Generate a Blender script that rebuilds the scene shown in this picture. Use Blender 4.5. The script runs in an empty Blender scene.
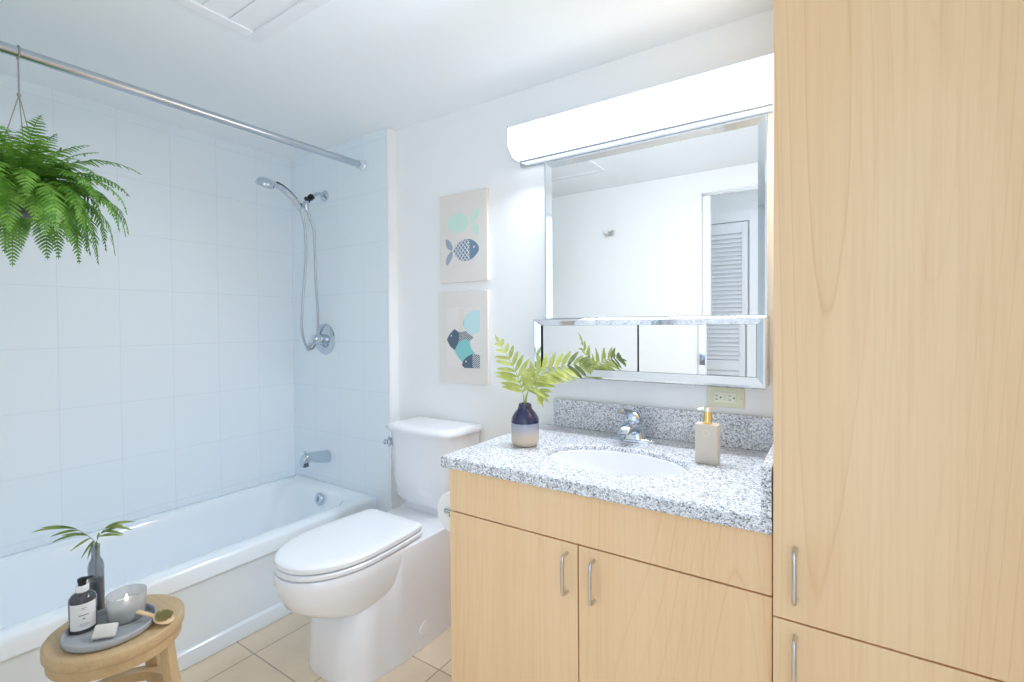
import bpy, bmesh, math, random
from mathutils import Vector, Matrix, Euler
random.seed(11)
SC = bpy.context.scene
COL = SC.collection
PI = math.pi

# ------------------------------------------------------------------ camera, world, exposure
CAM_H = 1.246
cam_data = bpy.data.cameras.new('camera')
cam_data.sensor_width = 36.0
cam_data.lens = 487.27 / 1024 * 36.0
cam_data.shift_y = -8.11 / 1024
cam_data.clip_start = 0.01
cam = bpy.data.objects.new('camera', cam_data)
COL.objects.link(cam)
yaw, pitch, roll = 0.590036, -0.0154935, -0.0071792
fw = Vector((-math.sin(yaw) * math.cos(pitch), math.cos(yaw) * math.cos(pitch), math.sin(pitch)))
r0 = Vector((math.cos(yaw), math.sin(yaw), 0))
u0 = r0.cross(fw)
rt = math.cos(roll) * r0 + math.sin(roll) * u0
up = -math.sin(roll) * r0 + math.cos(roll) * u0
m3 = Matrix((rt, up, -fw)).transposed()
cam.matrix_world = Matrix.Translation((0, 0, CAM_H)) @ m3.to_4x4()
SC.camera = cam

world = bpy.data.worlds.new('daylight')
SC.world = world
world.use_nodes = True
wbg = world.node_tree.nodes['Background']
wbg.inputs[0].default_value = (0.72, 0.88, 1.09, 1)
wbg.inputs[1].default_value = 1.95
SC.view_settings.view_transform = 'Standard'
SC.view_settings.look = 'None'
SC.view_settings.gamma = 1.0
SC.view_settings.use_curve_mapping = False
SC.view_settings.exposure = 0.14
SC.cycles.max_bounces = 20
SC.cycles.diffuse_bounces = 14
SC.cycles.glossy_bounces = 8
SC.cycles.transparent_max_bounces = 12
FIXTURE = 1.8          # vanity light diffuser, front
FIXTURE_W = 15.0       # watts sent out by its tubes


# ------------------------------------------------------------------ helpers
def s2l(c):
    return c / 12.92 if c <= 0.04045 else ((c + 0.055) / 1.055) ** 2.4
def rgb(r, g, b):
    return (s2l(r / 255), s2l(g / 255), s2l(b / 255), 1)

WL = {}
def V(*a): return Vector(a)

def finish(bm, name, mat, parent=None, smooth=True, angle=35):
    bmesh.ops.recalc_face_normals(bm, faces=bm.faces[:])
    me = bpy.data.meshes.new(name)
    off = WL.get(parent.name, V(0, 0, 0)) if parent else V(0, 0, 0)
    if off.length: bmesh.ops.translate(bm, verts=bm.verts[:], vec=-off)
    bm.to_mesh(me); bm.free()
    if isinstance(mat, (list, tuple)):
        for m in mat: me.materials.append(m)
    else: me.materials.append(mat)
    if smooth:
        me.polygons.foreach_set('use_smooth', [True] * len(me.polygons))
        me.set_sharp_from_angle(angle=math.radians(angle))
    return me

def obj(name, bm, mat, parent=None, smooth=True, angle=35, label=None, kind=None):
    me = finish(bm, name, mat, parent, smooth, angle)
    o = bpy.data.objects.new(name, me)
    COL.objects.link(o)
    if parent:
        o.parent = parent
        WL[o.name] = WL.get(parent.name, V(0, 0, 0))
    if label: o['label'] = label
    if kind: o['kind'] = kind
    return o

def thing(name, label, cat, loc=(0, 0, 0), group=None):
    o = bpy.data.objects.new(name, None)
    COL.objects.link(o)
    o.empty_display_size = 0.05
    o.location = loc
    WL[o.name] = V(*loc)
    o['label'] = label; o['category'] = cat
    if group: o['group'] = group
    return o

def single(name, bm, mat, label, cat, base, group=None, smooth=True, angle=35):
    """a thing that is one mesh, its origin at its base"""
    bmesh.ops.translate(bm, verts=bm.verts[:], vec=-V(*base))
    o = obj(name, bm, mat, None, smooth, angle)
    o.location = base
    WL[o.name] = V(*base)
    o['label'] = label; o['category'] = cat
    if group: o['group'] = group
    return o

def struct(name, bm, mat, parent=None, smooth=False, label=None):
    o = obj(name, bm, mat, parent, smooth)
    if parent is None: o['kind'] = 'structure'
    if label: o['label'] = label
    return o

def box(bm, x0, x1, y0, y1, z0, z1, bev=0.0, seg=2, M=None):
    vs = [bm.verts.new((x, y, z)) for x in (x0, x1) for y in (y0, y1) for z in (z0, z1)]
    fs = []
    for a in ((0, 1, 3, 2), (4, 6, 7, 5), (0, 4, 5, 1), (2, 3, 7, 6), (0, 2, 6, 4), (1, 5, 7, 3)):
        fs.append(bm.faces.new([vs[i] for i in a]))
    if M is not None:
        for v in vs: v.co = M @ v.co
    if bev > 0:
        es = list({e for f in fs for e in f.edges})
        bmesh.ops.bevel(bm, geom=es, offset=bev, segments=seg, profile=0.5, affect='EDGES')
    return bm

def loft(bm, rings, cap0=True, cap1=True, closed=True):
    R = [[bm.verts.new(p) for p in ring] for ring in rings]
    n = len(R[0])
    for a, b in zip(R, R[1:]):
        for i in range(n if closed else n - 1):
            j = (i + 1) % n
            bm.faces.new((a[i], a[j], b[j], b[i]))
    if cap0: bm.faces.new(R[0][::-1])
    if cap1: bm.faces.new(R[-1])
    return bm

def lathe(bm, prof, center=(0, 0, 0), seg=32, M=None, cap0=True, cap1=True):
    rings = []
    c = V(*center)
    for r, z in prof:
        ring = []
        for i in range(seg):
            a = 2 * PI * i / seg
            p = V(r * math.cos(a), r * math.sin(a), z)
            if M is not None: p = M @ p
            ring.append(p + c)
        rings.append(ring)
    return loft(bm, rings, cap0, cap1)

def axis_m(d):
    """matrix turning +Z to direction d"""
    return V(*d).to_track_quat('Z', 'Y').to_matrix()

def catmull(pts, k=8):
    P = [V(*p) for p in pts]
    P = [P[0] * 2 - P[1]] + P + [P[-1] * 2 - P[-2]]
    out = []
    for i in range(1, len(P) - 2):
        a, b, c, d = P[i - 1:i + 3]
        for s in range(k):
            t = s / k
            out.append(0.5 * ((2 * b) + (c - a) * t + (2 * a - 5 * b + 4 * c - d) * t * t + (3 * b - a - 3 * c + d) * t ** 3))
    out.append(P[-2])
    return out

def tube(bm, pts, r, seg=12, smooth_k=0, cap=True):
    P = catmull(pts, smooth_k) if smooth_k else [V(*p) for p in pts]
    n = len(P)
    rad = r if isinstance(r, (list, tuple)) else None
    def R(i):
        if rad is None: return r
        t = i / (n - 1) * (len(rad) - 1); k = min(int(t), len(rad) - 2)
        return rad[k] + (rad[k + 1] - rad[k]) * (t - k)
    T = (P[1] - P[0]).normalized()
    ref = V(0, 0, 1) if abs(T.z) < 0.9 else V(1, 0, 0)
    N = T.cross(ref).normalized()
    rings = []
    for i in range(n):
        Tn = (P[min(i + 1, n - 1)] - P[max(i - 1, 0)]).normalized()
        q = T.rotation_difference(Tn); N = (q @ N).normalized(); T = Tn
        B = T.cross(N)
        rings.append([P[i] + R(i) * (math.cos(2 * PI * k / seg) * N + math.sin(2 * PI * k / seg) * B) for k in range(seg)])
    return loft(bm, rings, cap, cap)

def rrect(cx, cy, hx, hy, r, z, k=6, side=8):
    """rounded rectangle ring, constant point count"""
    pts = []
    cs = [(cx + hx - r, cy + hy - r, 0), (cx - hx + r, cy + hy - r, PI / 2), (cx - hx + r, cy - hy + r, PI), (cx + hx - r, cy - hy + r, 1.5 * PI)]
    for n, (x, y, a0) in enumerate(cs):
        arc = [V(x + r * math.cos(a0 + PI / 2 * i / k), y + r * math.sin(a0 + PI / 2 * i / k), z) for i in range(k + 1)]
        pts += arc
        nx, ny, na = cs[(n + 1) % 4]
        q = V(nx + r * math.cos(na), ny + r * math.sin(na), z)
        for s in range(1, side): pts.append(arc[-1].lerp(q, s / side))
    return pts

def prism(bm, poly, h, plane='XZ', at=0.0):
    """polygon extruded by h; plane XZ: at = y of one face, extrudes to at+h"""
    def P(a, b, d):
        return {'XZ': V(a, d, b), 'XY': V(a, b, d), 'YZ': V(d, a, b)}[plane]
    a = [bm.verts.new(P(x, y, at)) for x, y in poly]
    b = [bm.verts.new(P(x, y, at + h)) for x, y in poly]
    n = len(poly)
    bm.faces.new(a); bm.faces.new(b[::-1])
    for i in range(n):
        j = (i + 1) % n
        bm.faces.new((a[i], b[i], b[j], a[j]))
    return bm

def B(): return bmesh.new()

# ------------------------------------------------------------------ materials
def mat(name, color=(0.8, 0.8, 0.8, 1), rough=0.5, metal=0.0, coat=0.0, spec=0.5, trans=0.0, ior=1.45, emit=None, es=0.0, sss=0.0):
    m = bpy.data.materials.new(name); m.use_nodes = True
    b = m.node_tree.nodes['Principled BSDF']
    b.inputs['Base Color'].default_value = color
    b.inputs['Roughness'].default_value = rough
    b.inputs['Metallic'].default_value = metal
    b.inputs['Coat Weight'].default_value = coat
    b.inputs['Coat Roughness'].default_value = 0.05
    b.inputs['Specular IOR Level'].default_value = spec
    b.inputs['Transmission Weight'].default_value = trans
    b.inputs['IOR'].default_value = ior
    if emit:
        b.inputs['Emission Color'].default_value = emit
        b.inputs['Emission Strength'].default_value = es
    return m

class NT:
    def __init__(s, m):
        s.t = m.node_tree; s.b = s.t.nodes['Principled BSDF']
    def n(s, typ, **kw):
        x = s.t.nodes.new(typ)
        for k, v in kw.items(): setattr(x, k, v)
        return x
    def l(s, a, b): s.t.links.new(a, b)
    def coord(s): return s.n('ShaderNodeTexCoord').outputs['Object']
    def geo(s): return s.n('ShaderNodeNewGeometry').outputs['Position']
    def math(s, op, a, b=None, c=None):
        x = s.n('ShaderNodeMath', operation=op)
        for i, v in enumerate((a, b, c)):
            if v is None: continue
            if isinstance(v, (int, float)): x.inputs[i].default_value = v
            else: s.l(v, x.inputs[i])
        return x.outputs[0]
    def ramp(s, fac, stops, interp='LINEAR'):
        x = s.n('ShaderNodeValToRGB'); s.l(fac, x.inputs[0])
        e = x.color_ramp.elements; x.color_ramp.interpolation = interp
        while len(e) < len(stops): e.new(0.5)
        for i, (p, c) in enumerate(stops): e[i].position = p; e[i].color = c
        return x.outputs[0]
    def mix(s, fac, a, b, blend='MIX'):
        x = s.n('ShaderNodeMix', data_type='RGBA', blend_type=blend)
        for i, v in ((0, fac), (6, a), (7, b)):
            if isinstance(v, (int, float)): x.inputs[i].default_value = v
            elif isinstance(v, tuple): x.inputs[i].default_value = v
            else: s.l(v, x.inputs[i])
        return x.outputs[2]
    def noise(s, vec, scale, detail=2, rough=0.5, dist=0.0):
        x = s.n('ShaderNodeTexNoise'); s.l(vec, x.inputs['Vector'])
        x.inputs['Scale'].default_value = scale; x.inputs['Detail'].default_value = detail
        x.inputs['Roughness'].default_value = rough; x.inputs['Distortion'].default_value = dist
        return x.outputs['Fac']
    def scale(s, vec, v, loc=(0, 0, 0)):
        x = s.n('ShaderNodeMapping'); s.l(vec, x.inputs[0])
        x.inputs['Scale'].default_value = v; x.inputs['Location'].default_value = loc
        return x.outputs[0]
    def bump(s, h, strength, dist=0.002):
        x = s.n('ShaderNodeBump'); s.l(h, x.inputs['Height'])
        x.inputs['Strength'].default_value = strength; x.inputs['Distance'].default_value = dist
        s.l(x.outputs[0], s.b.inputs['Normal'])

def tile_mat(name, ax, off, size, g, tile, grout, rough, bump=0.5, vary=0.0, noise=0.0, coat=0.0):
    m = mat(name, tile, rough, coat=coat); t = NT(m)
    c = t.geo()
    sp = t.n('ShaderNodeSeparateXYZ'); t.l(c, sp.inputs[0])
    masks = []; ids = []
    for a, o, s in zip(ax, off, size):
        q = t.math('DIVIDE', t.math('SUBTRACT', sp.outputs[a], o), s)
        ids.append(t.math('FLOOR', q))
        fr = t.math('FRACT', q)
        d = t.math('MINIMUM', fr, t.math('SUBTRACT', 1.0, fr))
        masks.append(t.math('MULTIPLY', d, s))
    d = t.math('MINIMUM', masks[0], masks[1])
    x = t.n('ShaderNodeMapRange'); t.l(d, x.inputs[0])
    x.inputs[1].default_value = g * 0.35; x.inputs[2].default_value = g
    fac = x.outputs[0]
    tc = tile
    if vary or noise:
        nz = t.noise(c, 9, 5, 0.6); 
        wn = t.n('ShaderNodeTexWhiteNoise', noise_dimensions='2D')
        cb = t.n('ShaderNodeCombineXYZ'); t.l(ids[0], cb.inputs[0]); t.l(ids[1], cb.inputs[1]); t.l(cb.outputs[0], wn.inputs['Vector'])
        v = t.math('ADD', t.math('MULTIPLY', t.math('SUBTRACT', nz, 0.5), noise), t.math('MULTIPLY', t.math('SUBTRACT', wn.outputs[0], 0.5), vary))
        v = t.math('ADD', v, 1.0)
        vm = t.n('ShaderNodeVectorMath', operation='SCALE'); vm.inputs[0].default_value = tile[:3]; t.l(v, vm.inputs['Scale'])
        tc = vm.outputs[0]
    t.l(t.mix(fac, grout, tc), t.b.inputs['Base Color'])
    t.bump(fac, bump, 0.001)
    return m

def wood_mat(name, light, dark, vein, rough=0.38, freq=1.0, axis='Z', lines=15.0):
    m = mat(name, light, rough, coat=0.12); t = NT(m)
    c = t.coord()
    sc = {'Z': (1, 1, 0.09), 'X': (0.10, 1, 1), 'Y': (1, 0.1, 1)}[axis]
    a = t.scale(c, sc)
    base = t.noise(a, 2.6 * freq, 1.2, 0.4, 0.25)
    fine0 = t.noise(a, 40, 2, 0.5)
    k = t.math('ADD', t.math('MULTIPLY', base, lines * 2.2), t.math('MULTIPLY', fine0, 0.12))
    fr = t.math('FRACT', k)
    line = t.ramp(fr, [(0.0, (1, 1, 1, 1)), (0.05, (0.25, 0.25, 0.25, 1)), (0.16, (0, 0, 0, 1)), (0.96, (0, 0, 0, 1)), (1.0, (1, 1, 1, 1))])
    msk = t.noise(t.scale(c, tuple(v * 1.3 for v in sc)), 4.0 * freq, 2)
    line = t.math('MULTIPLY', line, t.ramp(msk, [(0.40, (0.22, 0.22, 0.22, 1)), (0.66, (1, 1, 1, 1))]))
    broad = t.noise(t.scale(c, sc), 5 * freq, 4, 0.6)
    col = t.mix(t.ramp(broad, [(0.3, (0, 0, 0, 1)), (0.72, (1, 1, 1, 1))]), light, dark)
    fine = t.noise(t.scale(c, tuple(v if v == 1 else 0.025 for v in sc)), 120, 2, 0.6)
    col = t.mix(t.math('MULTIPLY', t.ramp(fine, [(0.45, (0, 0, 0, 1)), (0.8, (1, 1, 1, 1))]), 0.22), col, vein)
    col = t.mix(t.math('MULTIPLY', line, 0.42), col, vein)
    t.l(col, t.b.inputs['Base Color'])
    return m

def granite_mat():
    m = mat('speckled_granite', rough=0.12, coat=0.6); t = NT(m)
    c = t.geo()
    def cells(scale, seed):
        x = t.n('ShaderNodeTexVoronoi'); x.inputs['Scale'].default_value = scale
        t.l(t.scale(c, (1, 1, 1), (seed, seed * 0.7, seed * 1.3)), x.inputs['Vector'])
        s = t.n('ShaderNodeSeparateColor'); t.l(x.outputs['Color'], s.inputs[0])
        return s.outputs[0]
    W = rgb(240, 242, 245); G = rgb(200, 204, 211); D = rgb(132, 138, 148); K = rgb(46, 50, 60)
    a = t.ramp(cells(260, 0.0), [(0.0, K), (0.13, D), (0.30, G), (0.56, W)], 'CONSTANT')
    b = t.ramp(cells(460, 3.1), [(0.0, K), (0.10, D), (0.24, G), (0.5, W)], 'CONSTANT')
    t.l(t.mix(0.45, a, b), t.b.inputs['Base Color'])
    return m

M = {}
M['latch'] = mat('dark_steel_latch', (.34, .40, .47, 1), .3, 1.0)
M['paint'] = mat('white_wall_paint', rgb(243, 244, 244), 0.55)
M['ceiling'] = mat('white_ceiling_paint', rgb(242, 246, 249), 0.7)
M['trim'] = mat('white_gloss_trim', rgb(240, 242, 245), 0.25)
TS = (0.2118, 0.257)
M['tile_left'] = tile_mat('white_wall_tile', (1, 2), (0.635, 0.393), TS, 0.0022, rgb(235, 243, 249), rgb(225, 234, 242), 0.42, 0.25, coat=0.0)
M['tile_back'] = tile_mat('white_wall_tile_end', (0, 2), (-2.707, 0.393), TS, 0.0022, rgb(235, 243, 249), rgb(225, 234, 242), 0.42, 0.25, coat=0.0)
M['floor'] = tile_mat('beige_floor_tile', (0, 1), (-1.848, 0.977), (0.325, 0.322), 0.0035, rgb(236, 218, 192), rgb(180, 162, 138), 0.35, 0.4, 0.06, 0.22)
M['porcelain'] = mat('white_porcelain', rgb(234, 235, 239), 0.08, coat=0.5)
M['acrylic'] = mat('white_tub_enamel', rgb(238, 245, 251), 0.12, coat=0.4)
M['plastic_white'] = mat('white_plastic', rgb(234, 236, 240), 0.22)
M['chrome'] = mat('polished_chrome', (0.82, 0.85, 0.88, 1), 0.07, 1.0)
M['bath_chrome'] = mat('bath_chrome', (0.60, 0.66, 0.73, 1), 0.10, 1.0)
M['hose_steel'] = mat('hose_steel', (0.52, 0.56, 0.60, 1), 0.3, 1.0)
M['satin'] = mat('brushed_nickel', (0.62, 0.61, 0.60, 1), 0.28, 1.0)
M['steel'] = mat('dull_rod_steel', (0.56, 0.60, 0.66, 1), 0.22, 1.0)
M['mirror'] = mat('silvered_mirror', (0.93, 0.95, 0.96, 1), 0.0, 1.0)
M['black'] = mat('black_plastic', rgb(24, 26, 28), 0.35)
M['outlet_grey'] = mat('dark_grey_outlet', rgb(86, 92, 104), .5)
M['dark'] = mat('near_black_matt', rgb(28, 26, 26), 0.8)  # plain near-black, the faucet screw cover's own colour
M['maple'] = wood_mat('light_maple_veneer', rgb(240, 208, 166), rgb(234, 198, 152), rgb(208, 158, 108))
M['carcass'] = mat('cabinet_carcass_brown', rgb(74, 50, 34), 0.8)
M['oak'] = wood_mat('pale_oak', rgb(198, 172, 132), rgb(182, 154, 114), rgb(150, 120, 84), 0.5, 2.5, 'X')
M['granite'] = granite_mat()
M['diffuser'] = mat('lit_acrylic_diffuser', rgb(250, 250, 250), 0.4, emit=(0.86, 0.95, 1.06, 1), es=FIXTURE)
M['enamel'] = mat('white_fixture_enamel', rgb(214, 222, 232), 0.4)
M['paper'] = mat('white_tissue_paper', rgb(243, 243, 244), 0.9)
M['cardboard'] = mat('cardboard_tube', rgb(190, 165, 130), 0.9)
M['canvas'] = mat('pale_grey_canvas', rgb(229, 223, 218), 0.8)
M['ivory'] = mat('ivory_plastic', rgb(226, 226, 196), 0.3)
M['ivory_light'] = mat('light_ivory_plastic', rgb(236, 237, 216), 0.3)

# ------------------------------------------------------------------ room
CEIL = 2.237
XL, XR = -2.707, 0.52
YB, YT, YF = 1.75, 1.694, 0.11          # back wall, tiled back wall of the tub, front (door) wall face
XT = -1.873                              # right edge of the tiled wall
YH = -0.90                               # far side of the hall
b = B(); box(b, XL - .1, 3.0, YH - .1, YB + .1, -0.08, 0); struct('floor', b, M['floor'])
b = B(); box(b, XL - .1, XR + .1, 0.0, YB + .1, CEIL, CEIL + .08); struct('ceiling', b, M['ceiling'])
b = B(); box(b, XL - .1, XL, 0.0, YB + .1, 0, CEIL); struct('wall_left', b, M['tile_left'])
b = B(); box(b, XL, XR, YB, YB + .1, 0, CEIL); struct('wall_back', b, M['paint'])
b = B(); box(b, XL, XT, YT, YB - .0005, 0, CEIL); struct('wall_tub_end', b, [M['tile_back'], M['paint']])
o = bpy.data.objects['wall_tub_end']
for p in o.data.polygons:
    if p.normal.x > 0.9: p.material_index = 1
b = B(); box(b, XT - .012, XT + .002, YT - .005, YT + .004, 0.36, CEIL - .001, .002); struct('trim_1', b, M['trim'], label='white glossy tile edge trim')
b = B(); box(b, XR, XR + .1, 0.0, YB + .1, 0, CEIL); struct('wall_right', b, M['paint'])
DX0, DX1, DZ = -0.745, 0.47, 2.10
b = B()
box(b, XL, DX0 - .012, 0.0, YF, 0, CEIL); box(b, DX0 - .012, DX1, 0.0, YF, DZ + .012, CEIL); box(b, DX1, XR, 0.0, YF, 0, CEIL)
struct('wall_front', b, M['paint'])
b = B()      # door lining
box(b, DX0 - .012, DX0, -.004, YF + .004, 0, DZ + .012, .002); box(b, DX0, DX1, -.004, YF + .004, DZ, DZ + .012, .002)
struct('trim_2', b, M['trim'])
b = B(); box(b, DX0 - .03, DX1, .050, .062, DZ - .012, DZ - .0005)
struct('trim_3', b, M['satin'], label='dark metal sliding door track')
# sliding door, pushed back into its wall pocket with only the edge out
b = B(); box(b, DX0 + .0005, DX0 + .045, .037, .072, .012, DZ - .014, .002); d1 = struct('door_1', b, M['trim'], smooth=False)
b = B(); box(b, DX0 + .008, DX0 + .043, .0715, .0755, .985, 1.055, .0015); box(b, DX0 + .018, DX0 + .033, .075, .079, 1.000, 1.028, .001)
obj('latch', b, M['latch'], d1)
# hall behind the camera
HC = 2.36
b = B(); box(b, XL - .1, 3.0, YH - .1, 0.0, HC, HC + .06); struct('ceiling_hall', b, M['ceiling'])
b = B(); box(b, -2.8, -0.995, YH - .1, YH, 0, HC); box(b, -0.995, -0.30, YH - .1, YH, 2.085, HC); box(b, -0.597, -0.30, YH - .1, YH, 0, 2.085); box(b, -0.995, -0.597, YH - .1, YH - .05, 0, 2.085); box(b, -2.8, -2.7, YH, -.013, 0, HC)
struct('wall_hall', b, M['paint'])
b = B(); box(b, XL - .1, 3.0, -.012, 0.0, CEIL - .002, HC); struct('wall_hall_header', b, M['paint'])
# louvred closet door
b = B()
lx0, lx1, lz1 = -0.985, -0.610, 2.070
st = .040
box(b, lx0, lx0 + st, YH + .003, YH + .031, .02, lz1, .002); box(b, lx1 - st, lx1, YH + .003, YH + .031, .02, lz1, .002)
for z0, z1 in ((.02, .16), (.875, .955), (lz1 - .085, lz1)): box(b, lx0 + st, lx1 - st, YH + .003, YH + .031, z0, z1, .002)
d2 = struct('door_2', b, M['trim'], smooth=False)
b = B()
for a0, a1 in ((.165, .87), (.96, lz1 - .09)):
    n = int((a1 - a0) / .0345)
    for i in range(n):
        zc = a0 + (i + .5) * (a1 - a0) / n
        R = Matrix.Translation((0, YH + .017, zc)) @ Matrix.Rotation(math.radians(-58), 4, 'X')
        box(b, lx0 + st - .003, lx1 - st + .003, -.020, .020, -.0035, .0035, .001, 1, R)
obj('louvers', b, M['trim'], d2, smooth=False)
b = B(); lathe(b, [(.005, 0), (.006, .012), (.014, .018), (.015, .026), (.010, .032)], (lx1 - .02, YH + .031, 1.0), 16, axis_m((0, 1, 0)))
obj('door_knob', b, M['trim'], d2)
# ------------------------------------------------------------------ bathtub
def build_tub():
    t = thing('bathtub', 'white built-in bathtub below the tiled walls', 'bathtub', (-2.34, .9, 0))
    x0, x1, y0, y1 = XL + .001, -1.976, YF + .002, YT - .002
    cx, cy, hx, hy = (x0 + x1) / 2, (y0 + y1) / 2, (x1 - x0) / 2, (y1 - y0) / 2
    zt = .363
    b = B()
    ox0, ox1, oy0, oy1 = x0 + .065, x1 - .095, y0 + .10, y1 - .085
    ocx, ocy, ohx, ohy = (ox0 + ox1) / 2, (oy0 + oy1) / 2, (ox1 - ox0) / 2, (oy1 - oy0) / 2
    R = [rrect(cx, cy, hx, hy, .004, .30), rrect(cx, cy, hx, hy, .004, zt - .016), rrect(cx, cy, hx - .003, hy - .001, .004, zt - .006),
         rrect(cx, cy, hx - .010, hy - .003, .006, zt), rrect(ocx, ocy, ohx + .022, ohy + .018, .13, zt - .001), rrect(ocx, ocy, ohx + .008, ohy + .008, .125, zt - .006),
         rrect(ocx, ocy, ohx, ohy, .12, zt - .018), rrect(ocx, ocy, ohx - .012, ohy - .012, .12, zt - .06),
         rrect(ocx, ocy + .02, ohx - .045, ohy - .06, .13, .16), rrect(ocx, ocy + .03, ohx - .075, ohy - .10, .14, .085),
         rrect(ocx, ocy + .03, ohx - .13, ohy - .17, .12, .066), rrect(ocx, ocy + .03, .05, .2, .04, .062)]
    loft(b, R, cap0=False, cap1=True)
    # apron with a slight inward set and a skirt strip at the floor
    prof = [(x1 - .020, 0.002), (x1 + .0015, .002), (x1 + .0015, .056), (x1 - .0005, .060), (x1 - .011, .066), (x1 - .012, .30), (x1 - .004, .315), (x1 - .0005, .32), (x1 - .0005, .335), (x1 - .020, .335)]
    va = [b.verts.new((p[0], y0 + .001, p[1])) for p in prof]; vb = [b.verts.new((p[0], y1 - .001, p[1])) for p in prof]
    for i in range(len(prof) - 1): b.faces.new((va[i], va[i + 1], vb[i + 1], vb[i]))
    b.faces.new(va); b.faces.new(vb[::-1])
    obj('tub', b, M['acrylic'], t, angle=45)
    b = B()
    lathe(b, [(.033, 0), (.034, .004), (.030, .009), (.014, .012)], (-2.320, 1.588, .318), 32, axis_m((0, -1, .12)))
    ov = obj('overflow_plate', b, M['bath_chrome'], t)
    b = B(); box(b, -2.324, -2.316, 1.566, 1.578, .306, .336, .003); obj('trip_lever', b, M['bath_chrome'], ov)
build_tub()

# ------------------------------------------------------------------ shower set
def shower():
    t = thing('hand_shower', 'chrome hand shower with looping metal hose on the tiled wall', 'shower', (-2.381, 1.694, 1.976))
    X = -2.385
    b = B(); lathe(b, [(.031, 0), (.031, .004), (.024, .011), (.013, .014)], (X, YT, 1.976), 28, axis_m((0, -1, 0))); obj('flange', b, M['bath_chrome'], t)
    b = B(); tube(b, [(X, 1.690, 1.976), (X, 1.66, 1.980), (X, 1.635, 1.972), (X, 1.606, 1.950)], .0095, 12, 6); obj('shower_arm', b, M['bath_chrome'], t)
    b = B(); tube(b, [(X, 1.613, 1.956), (X, 1.600, 1.945)], .0165, 14); tube(b, [(X, 1.600, 1.945), (X, 1.588, 1.934)], .0135, 14)
    tube(b, [(X - .012, 1.586, 1.940), (X + .012, 1.578, 1.920)], .013, 14); obj('swivel_joint', b, M['black'], t)
    b = B(); tube(b, [(X, 1.584, 1.930), (X, 1.574, 1.905), (X, 1.580, 1.875)], [.014, .0155, .012], 14, 4)
    tube(b, [(X, 1.580, 1.905), (X, 1.545, 1.895)], .0125, 12); obj('holder', b, M['bath_chrome'], t)
    # handset: handle from holder to the head
    b = B()
    tube(b, [(X, 1.542, 1.872), (X, 1.528, 1.893), (X, 1.490, 1.930), (X, 1.440, 1.960), (X, 1.395, 1.972)], [.0125, .0155, .0165, .0145, .014], 14, 6)
    d = V(-.30, -.08, -.95).normalized()
    Mh = axis_m(d)
    lathe(b, [(.012, -.028), (.030, -.022), (.041, -.010), (.044, .004), (.043, .012), (.039, .016)], (X, 1.352, 1.966), 32, Mh)
    hs = obj('handset', b, M['bath_chrome'], t)
    b = B(); lathe(b, [(.036, .0155), (.034, .019), (.02, .020), (.002, .0205)], (X, 1.352, 1.966), 28, Mh); obj('spray_face', b, M['satin'], hs)
    b = B(); tube(b, [(X + .004, 1.520, 1.921), (X + .004, 1.484, 1.951), (X + .004, 1.440, 1.975), (X + .004, 1.410, 1.984)], .0055, 8, 4); obj('grip_strip', b, M['black'], hs)
    b = B()
    tube(b, [(X, 1.581, 1.880), (X, 1.600, 1.83), (X, 1.622, 1.76), (X, 1.626, 1.62), (X, 1.630, 1.475), (X - .02, 1.652, 1.33), (X - .045, 1.668, 1.225), (X - .052, 1.660, 1.155),
             (X - .045, 1.626, 1.122), (X - .03, 1.588, 1.138), (X - .018, 1.560, 1.19), (X - .008, 1.546, 1.25), (X, 1.547, 1.36), (X, 1.557, 1.47), (X, 1.570, 1.60), (X, 1.570, 1.74), (X, 1.560, 1.82), (X, 1.543, 1.870)], .0068, 12, 8)
    obj('hose', b, M['hose_steel'], t)
shower()

def valve():
    t = thing('shower_valve', 'round chrome shower valve plate with lever on the tiled wall', 'valve', (-2.397, YT, 1.177))
    c = (-2.397, YT, 1.175)
    A = axis_m((0, -1, 0))
    b = B(); lathe(b, [(.086, 0), (.087, .003), (.080, .009), (.060, .014), (.042, .016)], c, 48, A); obj('escutcheon', b, M['bath_chrome'], t)
    b = B(); lathe(b, [(.030, .015), (.030, .042), (.026, .046), (.024, .070), (.019, .080), (.010, .084)], c, 28, A)
    obj('handle_hub', b, M['bath_chrome'], t)
    b = B(); tube(b, [(c[0], YT - .055, c[2]), (c[0] - .012, YT - .075, c[2] - .012), (c[0] - .03, YT - .085, c[2] - .042), (c[0] - .038, YT - .087, c[2] - .060)], [.014, .012, .010, .009], 12, 5); obj('lever', b, M['bath_chrome'], t)
valve()

def tub_spout():
    t = thing('tub_spout', 'chrome bathtub spout with diverter pin above the tub', 'spout', (-2.39, YT, .522))
    X = -2.39
    b = B()
    rings = []
    for y, z, rx, rz in ((YT - .0005, .516, .030, .033), (1.660, .521, .031, .034), (1.620, .528, .029, .031), (1.580, .536, .026, .026), (1.556, .533, .025, .027), (1.540, .524, .022, .029), (1.532, .516, .018, .024)):
        rings.append([V(X + rx * math.copysign(abs(math.cos(a)) ** .8, math.cos(a)), y, z + rz * math.copysign(abs(math.sin(a)) ** .8, math.sin(a))) for a in [2 * PI * i / 24 for i in range(24)]])
    loft(b, rings); obj('spout_body', b, M['bath_chrome'], t, angle=50)
    b = B(); box(b, X - .016, X + .0245, 1.534, 1.560, .492, .514, .003); obj('outlet', b, M['outlet_grey'], t)
    b = B(); tube(b, [(X, 1.552, .552), (X, 1.552, .566)], .004, 8); lathe(b, [(.004, 0), (.007, .003), (.006, .008), (.002, .010)], (X, 1.552, .565), 12); obj('diverter_pin', b, M['bath_chrome'], t)
tub_spout()

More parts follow.
